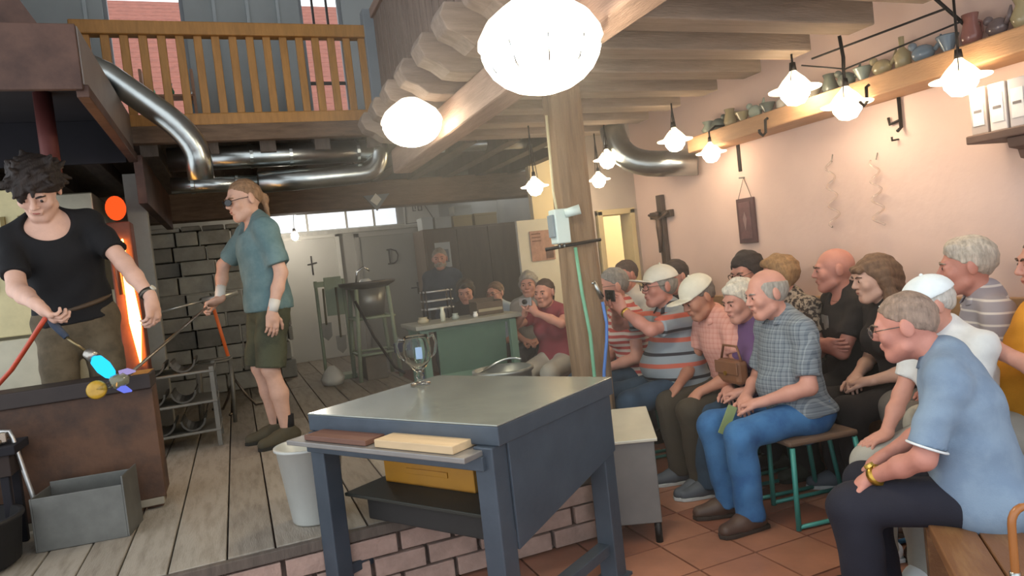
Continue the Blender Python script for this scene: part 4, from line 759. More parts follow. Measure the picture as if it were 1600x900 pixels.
def mesh_np(name, parts, m, parent):
    Vs = []; Fs = []; o = 0
    for v, f in parts:
        Vs.append(v); Fs.append(f+o); o += len(v)
    Vt = np.concatenate(Vs); Fq = np.concatenate(Fs)
    used = np.zeros(len(Vt), bool); used[Fq.ravel()] = True; re = np.cumsum(used)-1; Vt = Vt[used]; Fq = re[Fq]
    me = bpy.data.meshes.new(name); me.vertices.add(len(Vt)); me.vertices.foreach_set('co', Vt.ravel())
    me.loops.add(Fq.size); me.loops.foreach_set('vertex_index', Fq.ravel().astype(np.int32))
    me.polygons.add(len(Fq)); me.polygons.foreach_set('loop_start', np.arange(0, Fq.size, 4, dtype=np.int32))
    me.polygons.foreach_set('use_smooth', np.ones(len(Fq), bool)); me.update(calc_edges=True); me.validate()
    me.materials.append(m)
    ob = bpy.data.objects.new(name, me); COL.objects.link(ob); ob.parent = parent
    return ob
def folds(amp, seed=0., f=38.):
    def fn(G):
        x, y, z = G[..., 0], G[..., 1], G[..., 2]
        return amp*(np.sin(f*(z*.8+x*.55)+3*np.sin(9*y+seed)+seed)*.6+np.sin(f*.62*(y-z*.6)+2.5*np.sin(11*x+seed*2))*.5+np.sin(f*1.7*(x*.5+z)+seed*3+4*np.sin(7*z))*.25)
    return fn
def ik(a, t, l1, l2, pole):
    d = t-a; L = np.linalg.norm(d); L2 = min(L, (l1+l2)*.998); d = d/max(L, 1e-6); t = a+d*L2
    x = (l1*l1-l2*l2+L2*L2)/(2*L2); h = math.sqrt(max(l1*l1-x*x, 0))
    p = np.array(pole, float); p = p-d*(p @ d); p = nrm(p)
    return a+d*x+p*h, t
def rot(ax, ang):
    ax = nrm(ax); K = np.array([[0, -ax[2], ax[1]], [ax[2], 0, -ax[0]], [-ax[1], ax[0], 0]])
    return np.eye(3)+math.sin(ang)*K+(1-math.cos(ang))*K @ K
SKIN = {}
def skin(kind):
    c = {'pale': 'c9a08c', 'rosy': 'c48e7c', 'tan': 'b07a62', 'ruddy': 'bd8272'}[kind]
    return mat('skin '+kind, c, .55, var=.08, scale=14, bump=.08, bscale=120)
def hand_prims(w, d, n, side, s, curl, spread=.0, thumb=.5):
    """w wrist, d direction of the hand, n palm normal (out of the palm), side = +1 when the thumb lies along +x"""
    d = nrm(d); n = nrm(np.array(n)-d*(np.array(n) @ d)); x = np.cross(d, n)*side    # x = towards the thumb
    P = [cone(w-.015*d*s, w+.035*d*s, .026*s, .033*s, .012, n, 1.35),
         cone(w+.03*d*s+x*.014*s, w+.083*d*s+x*.021*s, .030*s, .020*s, .012, n, 1.5), cone(w+.03*d*s-x*.012*s, w+.078*d*s-x*.022*s, .028*s, .018*s, .012, n, 1.5)]
    for i, (off, L, r) in enumerate([(.030, .070, .0092), (.011, .079, .0096), (-.009, .073, .0092), (-.028, .057, .0082)]):
        b = w+(.083-.004*abs(i-1.2))*d*s+x*off*s; cu = curl*(1+.08*i); dd = nrm(d+x*(.5-i/3)*2*(spread*.25+.04)); a = 0
        for j, (fr, st) in enumerate([(.45, .55), (.31, .85), (.24, .65)]):
            a += cu*st; q = dd*math.cos(a)+n*math.sin(a); e = b+q*L*fr*s*1.03
            P.append(cone(b, e, (r-.0007*j)*s, (r-.0007*(j+1))*s, .004)); b = e
    b = w+.022*d*s+x*.026*s+n*.008*s; q = nrm(d*.75+x*.75+n*.35*thumb)
    for j, (L, r) in enumerate([(.040, .0135), (.032, .0108), (.026, .0095)]):
        e = b+q*L*s; P.append(cone(b, e, r*s, (r-.0018)*s, .007)); b = e; q = nrm(q+d*.25+n*.35*thumb-x*.22)
    return P
def person(label, head, az, seat=None, lean=8, side=0, twist=0, hyaw=0, hpitch=5, hroll=0, hands=('knees', 'knees'), feet=None, floor=0., fat=1., belly=0., bust=0., tall=None, res=.012,
           skn='rosy', shirt=None, sleeve=.62, hem=-.10, collar=None, trousers=None, leg=1., shoe=None, hair=('short', '6b5a4a'), cap=None, glasses=None, hdir=(None, None), palm=(None, None), curl=(.5, .5), elbow=(None, None), group='seated visitors', neck=.0, knees=.11, kneey=None, neckline=None, inflate=.0, footy=.0, brows='5a4538', extra=None, hw=None, nat=False, belt=None, category='person', mouth=True, pelvis_push=0., shoulder=1., thick=1.):
    head = np.array(head, float); az = math.radians(az); RZ = rotz(-az)
    def skeleton(s):
        J = {}
        hz = (seat+.088*s) if seat is not None else .925*s
        P = V3(0, 0, hz); l = math.radians(lean); sd = math.radians(side)
        def up(f): return nrm(V3(math.sin(sd*f), math.sin(l*f), math.cos(l*f)))
        t1, t2 = up(.6), up(1.25)
        wa = P+t1*.17*s; ch = wa+up(1.)*.16*s; nb = ch+t2*.185*s
        tw = rotz(math.radians(-twist)); r = tw @ V3(1, 0, 0); r = nrm(r-t2*(r @ t2)); f = np.cross(t2, r)
        nd = nrm(t2*.55+V3(0, 0, .5)+f*(.12+neck)); hc = nb+nd*(.118*s)+f*.022*s
        hy = math.radians(hyaw); hp = math.radians(hpitch)
        hf = rotz(-hy) @ nrm(V3(f[0], f[1], 0)); hr0 = np.cross(hf, V3(0, 0, 1)); hf2 = hf*math.cos(hp)-V3(0, 0, 1)*math.sin(hp); hu = np.cross(hr0, hf2)
        Rr = rot(hf2, math.radians(hroll)); hr = Rr @ hr0; hu = Rr @ hu
        hc = hc+hu*.035*s+hf2*.012*s
        J.update(P=P, wa=wa, ch=ch, nb=nb, r=r, f=f, t1=t1, t2=t2, hc=hc, hf=hf2, hr=hr, hu=hu, hz=hz)
        return J
    s = 1.
    for _ in range(6):
        J = skeleton(s); dz = head[2]-floor-J['hc'][2]; s = s+dz/(1.0 if seat is not None else 1.62)*.9
        s = min(max(s, .86), 1.14)
    if tall: s = tall
    J = skeleton(s); err = head[2]-floor-J['hc'][2]
    root_xy = head[:2]-(RZ @ J['hc'])[:2]
    name = 'person'
    T = thing(name, label, category, (root_xy[0], root_xy[1], floor), -az, group)
    rl = np.array([root_xy[0], root_xy[1], floor])
    def tolocal(p): return RZ.T @ (np.array(p, float)-rl)
    P, wa, ch, nb, r, f, t1, t2, hc, hf, hr, hu = (J[k] for k in ('P', 'wa', 'ch', 'nb', 'r', 'f', 't1', 't2', 'hc', 'hf', 'hr', 'hu'))
    fx = V3(1, 0, 0)
    # legs
    hips = [P+fx*-.088*s, P+fx*.088*s]; LT, LS = .435*s, .415*s
    knee = []; ank = []
    for i in (0, 1):
        sg = (-1, 1)[i]
        if feet is not None and feet[i] is not None: t = tolocal((*feet[i][:2], floor)) if len(feet[i]) < 4 else V3(*feet[i][:3]); t[2] = .085*s
        elif seat is not None: t = V3(sg*knees, .40*s+footy, .085*s)
        else: t = V3(sg*.10*s, .02, .085*s)
        kn, tt = ik(hips[i], t, LT, LS, V3(sg*.15, 1., .8 if seat is not None else .0)); knee.append(kn); ank.append(tt)
    # arms
    wid = .168*shoulder
    sh = [nb-t2*.068*s-r*wid*s, nb-t2*.068*s+r*wid*s]; AU, AF = .285*s, .255*s
    elb = []; wr = []; HD = []; HN = []
    for i in (0, 1):
        sg = (-1, 1)[i]; hnd = hands[i]
        pole = V3(sg*.8, -.6, -.5) if elbow[i] is None else np.array(elbow[i], float); hd = None; hn = None
        if isinstance(hnd, str):
            if hnd == 'knees':
                for al in (1., .95, .9, .85, .8, .75, .7, .65, .6):
                    t = hips[i]*(1-al)+knee[i]*al+V3(-sg*.01, -.07*s, (.088*fat*(1-al)+.062*al*thick)*s+.045)
                    if np.linalg.norm(t-sh[i]) < (AU+AF)*.975: break
                td = nrm(knee[i]-hips[i]); hd = nrm(V3(-sg*.12, .75, -.55)) if al > .95 else nrm(td+V3(-sg*.15, 0, .02)); hn = V3(0, -.5, -.8) if al > .95 else V3(0, 0, -1)
            elif hnd == 'lap': t = V3(sg*.075*s, .25*s+.1*math.sin(math.radians(lean)), J['hz']+.095*s); hd = nrm(V3(-sg*.8, .5, -.15)); hn = V3(-sg*.2, 0, -1)
            elif hnd == 'phone': t = hc+f*.30*s+V3(sg*.05, 0, -.10*s); hd = nrm(V3(-sg*.25, .25, .95)); hn = V3(-sg*.8, -.4, 0)
            elif hnd == 'crossed': t = ch+f*(.19 if i else .215)*s-r*sg*.075*s-t2*(.06+.02*i)*s; hd = nrm(-r*sg+f*-.15); hn = -f; pole = r*sg*1.+V3(0, 0, -.9)
            elif hnd == 'side': t = sh[i]+V3(sg*.07, .05, -.515*s); hd = V3(0, .12, -1); hn = V3(-sg, 0, 0); pole = V3(sg*.3, -1, 0)
            elif hnd == 'thigh': t = hips[i]*.35+knee[i]*.65+V3(0, -.03, .105*s); hd = nrm(V3(-sg*.35, .9, -.15)); hn = V3(0, 0, -1)
        else: t = tolocal(hnd)
        e, t = ik(sh[i], t, AU, AF, pole); elb.append(e); wr.append(t)
        fd = nrm(t-e)
        if hdir[i] is not None: hd = RZ.T @ nrm(hdir[i])
        if palm[i] is not None: hn = RZ.T @ nrm(palm[i])
        HD.append(nrm(hd if hd is not None else fd)); HN.append(hn if hn is not None else V3(-sg, 0, -.2))
    # ---- torso pieces with an inflation g
    def torso(g, k=.05, lo=0.):
        q = [cone(P-t1*.02*s, wa, (.162*fat)*s+g+lo, (.148*fat+.3*belly)*s+g, k, f, 1.32), cone(wa, ch, (.148*fat+.3*belly)*s+g, .168*s*(.5+.5*fat)*shoulder+g, k, f, 1.38),
             cone(ch, nb-t2*.075*s, .168*s*(.5+.5*fat)*shoulder+g, .115*s+g, k, f, 1.42), cone(sh[0], sh[1], .050*s+g, .050*s+g, .05),
             cone(nb+t2*.012*s-f*.01, sh[0]*.85+nb*.15, .045*s+g*.7, .045*s+g, .04), cone(nb+t2*.012*s-f*.01, sh[1]*.85+nb*.15, .045*s+g*.7, .045*s+g, .04)]
        if belly: q.append(ell(wa+f*(.05+belly*.35)*s-t1*.015*s, np.array([r, f, t1]), V3(.135+belly*.4, .105+belly*.55, .15)*s+g, .06))
        if bust:
            for sg in (-1, 1): q.append(ell(ch+f*.085*s+r*sg*.07*s-t2*.01*s, np.array([r, f, t2]), V3(.07, .062+bust, .072)*s+g, .05))
        if seat is not None:
            for hp in hips: q.append(cone(hp-V3(0, .045, 0)*s, hp+V3(0, .03, 0)*s, .098*s*fat+g*.6+lo, .095*s*fat+g*.6+lo, .05))
        return q
    def legs(g, gs, frac, clip=True):
        q = []
        for i in (0, 1):
            q.append(cone(hips[i], knee[i], (.088*fat+.002)*s+g, .060*s*thick+g*1.2, .04))
            if frac < .98 and frac <= .5: pass
            if leg < 1.:          # shorts end above or around the knee
                d = nrm(knee[i]-hips[i]); e = hips[i]+d*LT*leg
                q[-1] = cone(hips[i], knee[i]+d*.02, (.088*fat+.006)*s+g, .078*s+g*1.5, .04, clips=((e, d),))
            else:
                d = nrm(ank[i]-knee[i]); e = ank[i]+d*.025*s
                q.append(cone(knee[i], ank[i]+d*.06, .060*s*thick+gs, .044*s*thick+gs, .035, clips=((e, d),)))
        return q
    # ---- body (skin): one continuous surface
    body = torso(-.012)
    for i in (0, 1):
        body += [cone(hips[i], knee[i], .078*s*fat, .054*s, .04), cone(knee[i], knee[i]*.6+ank[i]*.4-V3(0, .015, 0)*s, .05*s, .054*s, .03), cone(knee[i]*.6+ank[i]*.4-V3(0, .015, 0)*s, ank[i], .054*s, .034*s, .03)]
        body += [cone(ank[i]-V3(0, 0, .03)*s, ank[i]+V3(0, .10, -.05)*s, .036*s, .026*s, .02)]
        body += [cone(sh[i], elb[i], .047*s*(.6+.4*fat), .040*s, .03), cone(elb[i], elb[i]*.6+wr[i]*.4, .040*s, .039*s, .02), cone(elb[i]*.6+wr[i]*.4, wr[i], .039*s, .026*s, .02)]
    body.append(cone(nb-t2*.03*s, hc-hu*.05*s-hf*.012*s, .058*s, .052*s, .03))
    hs = s*1.085
    hd_p = [ell(hc+hu*.022*hs-hf*.012*hs, np.array([hr, hf, hu]), V3(.076, .097, .092)*hs, .02), ell(hc+hf*.03*hs-hu*.045*hs, np.array([hr, hf, hu]), V3(.060, .062, .074)*hs, .03),
            cone(hc+hf*.068*hs-hu*.098*hs-hr*.012*hs, hc+hf*.068*hs-hu*.098*hs+hr*.012*hs, .021*hs, .021*hs, .025),
            cone(hc-hr*.034*hs+hf*.080*hs+hu*.024*hs, hc+hr*.034*hs+hf*.080*hs+hu*.024*hs, .012*hs, .012*hs, .02),
            cone(hc+hf*.090*hs+hu*.012*hs, hc+hf*.108*hs-hu*.022*hs, .008*hs, .0115*hs, .012),
            cone(hc+hf*.098*hs-hu*.027*hs-hr*.011*hs, hc+hf*.098*hs-hu*.027*hs+hr*.011*hs, .008*hs, .008*hs, .008)]
    for sg in (-1, 1):
        hd_p += [ell(hc+hr*sg*.042*hs+hf*.066*hs-hu*.022*hs, np.array([hr, hf, hu]), V3(.024, .022, .026)*hs, .02),
                 ell(hc+hr*sg*.078*hs-hf*.012*hs-hu*.004*hs, np.array([rot(hu, -sg*.35) @ hr, rot(hu, -sg*.35) @ hf, hu]), V3(.010, .022, .033)*hs, .006),
                 cone(hc+hr*sg*.050*hs+hf*.015*hs-hu*.070*hs, hc+hr*sg*.018*hs+hf*.066*hs-hu*.095*hs, .018*hs, .018*hs, .02)]
    hd_p += [cone(hc-hr*.020*hs+hf*.092*hs-hu*.052*hs, hc+hr*.020*hs+hf*.092*hs-hu*.052*hs, .0065*hs, .0065*hs, .008), cone(hc-hr*.016*hs+hf*.090*hs-hu*.063*hs, hc+hr*.016*hs+hf*.090*hs-hu*.063*hs, .0070*hs, .0070*hs, .008)]
    for sg in (-1, 1): hd_p.append(ell(hc+hr*sg*.033*hs+hf*.104*hs+hu*.003*hs, np.array([hr, hf, hu]), V3(.019, .016, .012)*hs, .012, sub=True))
    for sg in (-1, 1): hd_p.append(ell(hc+hr*sg*.033*hs+hf*.078*hs+hu*.003*hs, np.array([hr, hf, hu]), V3(.016, .016, .013)*hs, .005))
    hp = []
    for i in (0, 1): hp.append(hand_prims(wr[i], HD[i], HN[i], (1, -1)[i], s*1.03, curl[i]))
    allp = body+hd_p
    hr_res = min(.0075, max(.0042, res*.42))
    boxes = [(hc-.185*s, hc+.185*s)]
    for i in (0, 1):
        lo = np.min([p.lo for p in hp[i]], axis=0)-.004; hi = np.max([p.hi for p in hp[i]], axis=0)+.004; boxes.append((lo, hi))
    parts = []
    v, fq = polygonise(body+[p for h in hp for p in h[:3]], max(res*1.1, .011))
    c = v[fq].mean(1); keep = np.ones(len(fq), bool)
    for lo, hi in boxes[:1]: keep &= ~((c > lo).all(1) & (c < hi).all(1))
    parts.append((v, fq[keep]))
    nearhead = body[:6]+body[-1:]+hd_p
    v, fq = polygonise(nearhead, hr_res, boxes[0]); c = v[fq].mean(1); lo, hi = boxes[0]; k = ((c > lo-hr_res*.6) & (c < hi+hr_res*.6)).all(1) if len(fq) else []
    parts.append((v, fq[k]))
    for i in (0, 1):
        v, fq = polygonise(hp[i]+[body[-1-6*0]][:0]+[cone(elb[i]*.6+wr[i]*.4, wr[i], .039*s, .026*s, .02)], hr_res*.92, boxes[1+i]); parts.append((v, fq))
    mesh_np('body', parts, skin(skn), T)
    # ---- clothing
    sd_ = random.random()*6
    g = .012+inflate
    if shirt is not None:
        hemc = P+t1*hem*s
        cl = ((hemc, -t1),)
        q = torso(g, lo=.014 if hem < .03 else -.004)
        for p in q[-2:]:
            if seat is not None: pass
        for i in (0, 1):
            d = nrm(elb[i]-sh[i])
            if sleeve <= 1.:
                e = sh[i]+d*AU*sleeve; q.append(cone(sh[i], elb[i]+d*.03, .052*s*(.6+.4*fat)+g*.8, .054*s+g*.8, .04, clips=((e, d),)))
            else:
                q.append(cone(sh[i], elb[i], .058*s+g*.5, .050*s+g*.5, .04)); d2 = nrm(wr[i]-elb[i]); e = elb[i]+d2*AF*(sleeve-1.)
                q.append(cone(elb[i], wr[i], .048*s+g*.5, .036*s+g*.5, .03, clips=((e, d2),)))
        if neckline:   # scooped neck: carve the cloth away around the throat
            q.append(ell(nb+f*.075*s-t2*.005*s, np.array([r, f, t2]), V3(.085, .075, .075)*s*neckline, .01, sub=True))
        sob = mesh_np('shirt', [polygonise(q, res, noise=folds(.0058, sd_), clips=cl)], shirt, T)
        if collar is not None:
            m = MB()
            up_ = nrm(t2*.8+(hc-nb)*.8); a_, b_ = nrm(r), np.cross(up_, nrm(r))
            ring = []
            for t in np.linspace(-2.55, 2.55, 18):
                ring.append((math.sin(t), math.cos(t)))
            Vv = []
            for (sx, cx) in ring:
                o = -b_*cx*1.0*(-1) if False else None
                dirv = a_*sx-f*cx
                base = nb+f*.016*s-up_*.004*s
                Vv += [base+dirv*.066*s+up_*(.030+.012*cx)*s-f*0., base+dirv*.094*s-up_*(.006-.012*cx)*s]
            n = len(ring)
            m.add(Vv, [(2*i, 2*i+1, 2*i+3, 2*i+2) for i in range(n-1)])
            m.build('collar', collar, T, True, solid=.006)
    if trousers is not None:
        q = [p for p in torso(.008)[:1]]
        q[0] = cone(P-t1*.02*s, P+t1*.09*s, .160*fat*s+.009, .150*fat*s+.009, .05, f, 1.3)
        if seat is not None:
            for h_ in hips: q.append(cone(h_-V3(0, .045, 0)*s, h_+V3(0, .03, 0)*s, .098*s*fat+.010, .095*s*fat+.010, .05))
        q += legs(.011, .022, leg)
        mesh_np('shorts' if leg < 1 else 'trousers', [polygonise(q, res, noise=folds(.006, sd_+2, 30.))], trousers, T)
    if belt is not None:
        m = MB(); c0 = P+t1*.085*s
        pts = [c0+r*math.cos(t)*(.152*fat*s+.012)+f*math.sin(t)*((.152*fat*s)/1.3+.014) for t in np.linspace(0, 2*math.pi, 28, endpoint=False)]
        m.tube(pts, .014, 6, True); m.build('belt', belt, T, True)
    if shoe is not None:
        for i in (0, 1):
            a = ank[i]; sg = (-1, 1)[i]; fd = nrm(V3(sg*.16, 1, 0)); sx = np.cross(fd, V3(0, 0, 1))
            z0 = V3(a[0], a[1], .0)
            q = [cone(z0-fd*.05*s+V3(0, 0, .052)*s, z0+fd*.06*s+V3(0, 0, .055)*s, .044*s, .046*s, .03, clips=()), cone(z0+fd*.06*s+V3(0, 0, .045)*s, z0+fd*.165*s+V3(0, 0, .034)*s, .048*s, .038*s, .03),
                 cone(z0-fd*.02*s+V3(0, 0, .05)*s, z0-fd*.008*s+V3(0, 0, .105)*s, .044*s, .047*s, .03, clips=((V3(0, 0, .11*s), V3(0, 0, 1)),))]
            so = mesh_np('shoe', [polygonise(q, min(res, .011), clips=((V3(0, 0, .016*s), V3(0, 0, -1)),))], shoe[0], T)
            mb = MB()
            prof = [(-.096, -.0), (-.085, -.04), (-.03, -.044), (.06, -.046), (.14, -.048), (.19, -.034), (.206, 0), (.19, .034), (.14, .048), (.06, .046), (-.03, .044), (-.085, .04)]
            pl = [z0+fd*u*s+sx*w*s for u, w in prof]
            mb.add([p+V3(0, 0, .001) for p in pl]+[p+V3(0, 0, .022*s) for p in pl], [tuple(range(12)), tuple(range(23, 11, -1))]+[(k, 12+k, 12+(k+1) % 12, (k+1) % 12) for k in range(12)])
            mb.build('sole', shoe[1], so, False, .003)
    # ---- head details
    A = np.array([hr, hf, hu])
    def loc(x, y, z): return hc+hr*x*hs+hf*y*hs+hu*z*hs
    if hair:
        st, hcx = hair[0], hair[1]; hm = mat('hair '+hcx, hcx, .7, var=.35, scale=60, bump=.5, bscale=160, stretch=(1, 1, .25))
        def hn(nr): v = hr*nr[0]+hf*nr[1]+hu*nr[2]; return v/np.linalg.norm(v)
        q = []; nz = None; rr = max(.005, hr_res)
        if st == 'short':
            q = [ell(loc(0, -.016, .026), A, V3(.083, .100, .096)*hs, .01, clips=((loc(0, .072, .062), -hn((0, -.62, .78))), ))]
        elif st == 'buzz':
            q = [ell(loc(0, -.014, .024), A, V3(.079, .0985, .0945)*hs, .01, clips=((loc(0, .068, .066), -hn((0, -.60, .80))), ))]
        elif st == 'fringe':      # bald crown, hair round the back and sides
            q = [ell(loc(0, -.016, .018), A, V3(.081, .099, .090)*hs, .01, clips=((loc(0, .035, .0), -hn((0, -.95, .3))), (loc(0, -.02, .055), hn((0, -.25, 1.)))))]
        elif st == 'side':        # swept full white hair
            q = [ell(loc(0, -.018, .032), A, V3(.085, .104, .098)*hs, .01, clips=((loc(0, .070, .060), -hn((0, -.66, .75))), )), cone(loc(-.05, .05, .085), loc(.05, .03, .092), .026*hs, .028*hs, .03)]
        elif st == 'bob':
            q = [ell(loc(0, -.020, .022), A, V3(.092, .108, .104)*hs, .02, clips=((loc(0, .066, .058), -hn((0, -.80, .60))), )), cone(loc(-.072, -.02, .0), loc(-.072, -.025, -.06), .03*hs, .02*hs, .02), cone(loc(.072, -.02, .0), loc(.072, -.025, -.06), .03*hs, .02*hs, .02), cone(loc(0, .07, .082), loc(0, .0, .10), .026*hs, .03*hs, .03)]
            nz = folds(.004, 1., 120.)
        elif st == 'long':
            q = [ell(loc(0, -.018, .026), A, V3(.088, .104, .100)*hs, .02, clips=((loc(0, .066, .052), -hn((0, -.80, .60))), ))]
            for sg in (-1, 1):
                q += [cone(loc(sg*.074, -.02, .02), loc(sg*.082, -.03, -.12), .032*hs, .034*hs, .03), cone(loc(sg*.082, -.03, -.12), loc(sg*.092, .0, -.27), .036*hs, .02*hs, .03)]
            q += [cone(loc(0, -.08, 0), loc(0, -.09, -.2), .06*hs, .05*hs, .04), cone(loc(-.045, .080, .058), loc(.045, .080, .058), .018*hs, .018*hs, .02)]
            nz = folds(.004, 1., 130.)
        elif st == 'tail':
            q = [ell(loc(0, -.016, .025), A, V3(.080, .0995, .095)*hs, .01, clips=((loc(0, .060, .07), -hn((0, -.62, .78))), )), cone(loc(0, -.10, .02), loc(0, -.125, -.02), .02*hs, .022*hs, .02), cone(loc(0, -.125, -.02), loc(0, -.11, -.14), .022*hs, .010*hs, .02)]
        elif st == 'shaggy':
            q = [ell(loc(0, -.018, .040), A, V3(.100, .116, .108)*hs, .02, clips=((loc(0, .085, .040), -hn((0, -.55, .83))), ))]
            rs = random.Random(5)
            for _ in range(46):
                t = rs.uniform(-2.6, 2.6); e = rs.uniform(-.05, 1.1)
                b = (math.sin(t)*.092*math.cos(e), math.cos(t)*.108*math.cos(e)-.015, .035+.105*math.sin(e)); dd = V3(*b)*rs.uniform(.12, .42)+V3(0, 0, rs.uniform(-.045, .0))
                q.append(cone(loc(*b), loc(*(V3(*b)+dd)), rs.uniform(.016, .024)*hs, .006*hs, .008))
            nz = folds(.004, 1., 150.)
        if st in ('short', 'buzz', 'side', 'tail'):      # rounded hairline at the temples and round the ears
            q.append(ell(loc(0, .098, -.010), A, V3(.062, .052, .078)*hs, .012, sub=True))
            for sg in (-1, 1): q.append(ell(loc(sg*.088, .004, -.018), A, V3(.03, .034, .036)*hs, .008, sub=True))
            nz = folds(.0022, 2., 170.)
        if q: mesh_np('hair', [polygonise(q, rr, noise=nz)], hm, T)
        if len(hair) > 2 and hair[2]:
            fm = mat('beard '+hair[2], hair[2], .8, var=.3, scale=80)
            mq = [cone(loc(-.028, .094, -.046), loc(.028, .094, -.046), .0085*hs, .0085*hs, .01)] if hair[3:] and hair[3] == 'moustache' else \
                 [ell(loc(0, .030, -.060), A, V3(.0655, .070, .068)*hs, .01, clips=((loc(0, .05, -.040), hn((0, .35, 1.))), (loc(0, .0, -.0), -hn((0, 1, .0))))), cone(loc(-.025, .094, -.044), loc(.025, .094, -.044), .008*hs, .008*hs, .01)]
            mesh_np('moustache' if hair[3:] and hair[3] == 'moustache' else 'beard', [polygonise(mq, rr)], fm, T)
    if cap:
        cm = cap; q = [ell(loc(0, -.012, .040), A, V3(.092, .110, .092)*hs, .01, clips=((loc(0, 0, .040), -nrm(hu+hf*.12)), )),
                       ell(loc(0, .118, .040), A @ rot(hr, .22).T, V3(.072, .078, .0075)*hs, .012, clips=((loc(0, .05, .0), -hf),))]
        cb = mesh_np('cap', [polygonise(q, min(.007, rr if hair else .007))], cm, T)
        MB().ball(loc(0, -.012, .133), .008*hs, 8, 6).build('button', cm, cb, True)
    if mouth:
        for sg in (-1, 1):
            m = MB(); m.ball(loc(sg*.033, .0875, .003), .0085*hs, 8, 6); m.build('eye', mat('eye', '2c211c', .25, var=0), T, True)
            m = MB(); m.tube([loc(sg*.016, .097, .0205), loc(sg*.032, .096, .0265), loc(sg*.050, .080, .021)], [.0035*hs, .0045*hs, .0025*hs], 6); m.build('eyebrow', mat('hair '+brows, brows, .7, var=.3, scale=60), T, True)
        m = MB(); m.tube([loc(-.022, .089, -.0575), loc(-.010, .0965, -.0565), loc(0, .0975, -.058), loc(.010, .0965, -.0565), loc(.022, .089, -.0575)], [.002*hs, .0042*hs, .0044*hs, .0042*hs, .002*hs], 8)
        m.build('lips', mat('lips', '9c5a50', .5, var=.05), T, True)
    if glasses:
        fr, ln = glasses
        m = MB(); lenses = []
        for sg in (-1, 1):
            lens = MB(); lenses.append(lens)
            c0 = loc(sg*.034, .112, .002)
            pts = [c0+hr*math.cos(t)*.025*hs+hu*math.sin(t)*.019*hs-hf*.010*hs*math.cos(t)*sg for t in np.linspace(0, 2*math.pi, 16, endpoint=False)]
            m.tube(pts, .0022*hs, 6, True)
            lens.add([p-hf*.0008 for p in pts]+[p+hf*.0008 for p in pts], [tuple(range(16)), tuple(range(31, 15, -1))]+[(k, 16+k, 16+(k+1) % 16, (k+1) % 16) for k in range(16)])
            m.tube([loc(sg*.058, .104, .006), loc(sg*.078, .06, .008), loc(sg*.086, -.01, .006)], .002*hs, 6)
        m.tube([loc(-.010, .116, .005), loc(0, .118, .009), loc(.010, .116, .005)], .002*hs, 6)
        go = m.build('glasses', fr, T, True); [q_.build('lens', ln, go) for q_ in lenses]
    J.update(sh=sh, elb=elb, wr=wr, HD=HD, HN=HN, knee=knee, ank=ank, s=s, T=T, root=rl, RZ=RZ, hips=hips, err=err, loc=loc, sob=None)
    J['W'] = lambda p: RZ @ np.array(p, float)+rl
    return J
def band_on(J, i, name, m, back=.02, r=.034, w=.016, face=None, T=None):
    """a strap round wrist i"""
    d = nrm(J['wr'][i]-J['elb'][i]); c = J['wr'][i]-d*back
    b = MB(); b.cyl(c-d*w, c+d*w, r*1.02, r*.96, 18, True); o = b.build(name, m, J['T'], True)
    if face is not None:
        n = nrm(-J['HN'][i]); n = nrm(n-d*(n @ d)); b = MB(); b.cyl(c+n*(r-.002), c+n*(r+.008), .017, .016, 16); b.build('dial', face, o, False)
    return o
# ------------------------------------------------------------------ the people
def hp_(px, py, D): return np.array([0, 0, CZ])+(fw+CR*(px-800)/F+CU*(450-py)/F)*D
def cloth(name, c, **k): return mat('cloth '+name, c, .9, var=k.pop('var', .1), scale=8, bump=.15, bscale=200, **k)
c_black = cloth('black', '121113'); c_blackv = cloth('faded black', '2a2625'); c_jean = cloth('bright jeans', '3f6f9e', col2='2f5a8a'); c_jeand = cloth('dark jeans', '31465a', col2='26384a')
c_khaki = cloth('brown work trousers', '5f5340', col2='4a4030'); c_olive = cloth('olive shorts', '4a4c3a', col2='3c3e30'); c_teal = cloth('washed teal', '5a7478', col2='6a8284'); c_beige = cloth('beige trousers', 'a8a69c'); c_navy = cloth('navy trousers', '22222c')
sh_brown = (mat('brown leather', '4a362c', .5, var=.15), mat('brown rubber', '33271f', .7)); sh_black = (mat('black leather', '1c1a1a', .4, var=.1), mat('black rubber', '121212', .7)); sh_olive = (mat('olive suede', '4c4636', .8, var=.15), mat('dark rubber', '2a2822', .8)); sh_grey = (mat('grey trainer', '4e545c', .6, var=.1), mat('pale rubber', 'b8bcbc', .7)); sh_white = (mat('white trainer', 'd8e0e4', .6, var=.05), mat('white rubber', 'e4eaec', .6))
g_dark = (mat('glasses frame', '1a1614', .3), mat('dark lens', '15120f', .08, var=0)); g_thin = (mat('thin glasses frame', '6a625c', .3, metal=.8), mat('clear lens', 'ffffff', .02, trans=1., var=0, ior=1.05)); g_brown = (mat('brown glasses frame', '4a2f26', .4), mat('clear lens', 'ffffff'))
m_capw = cloth('white cap', 'd9d4c4'); m_capc = cloth('cream cap', 'd6d0bc')

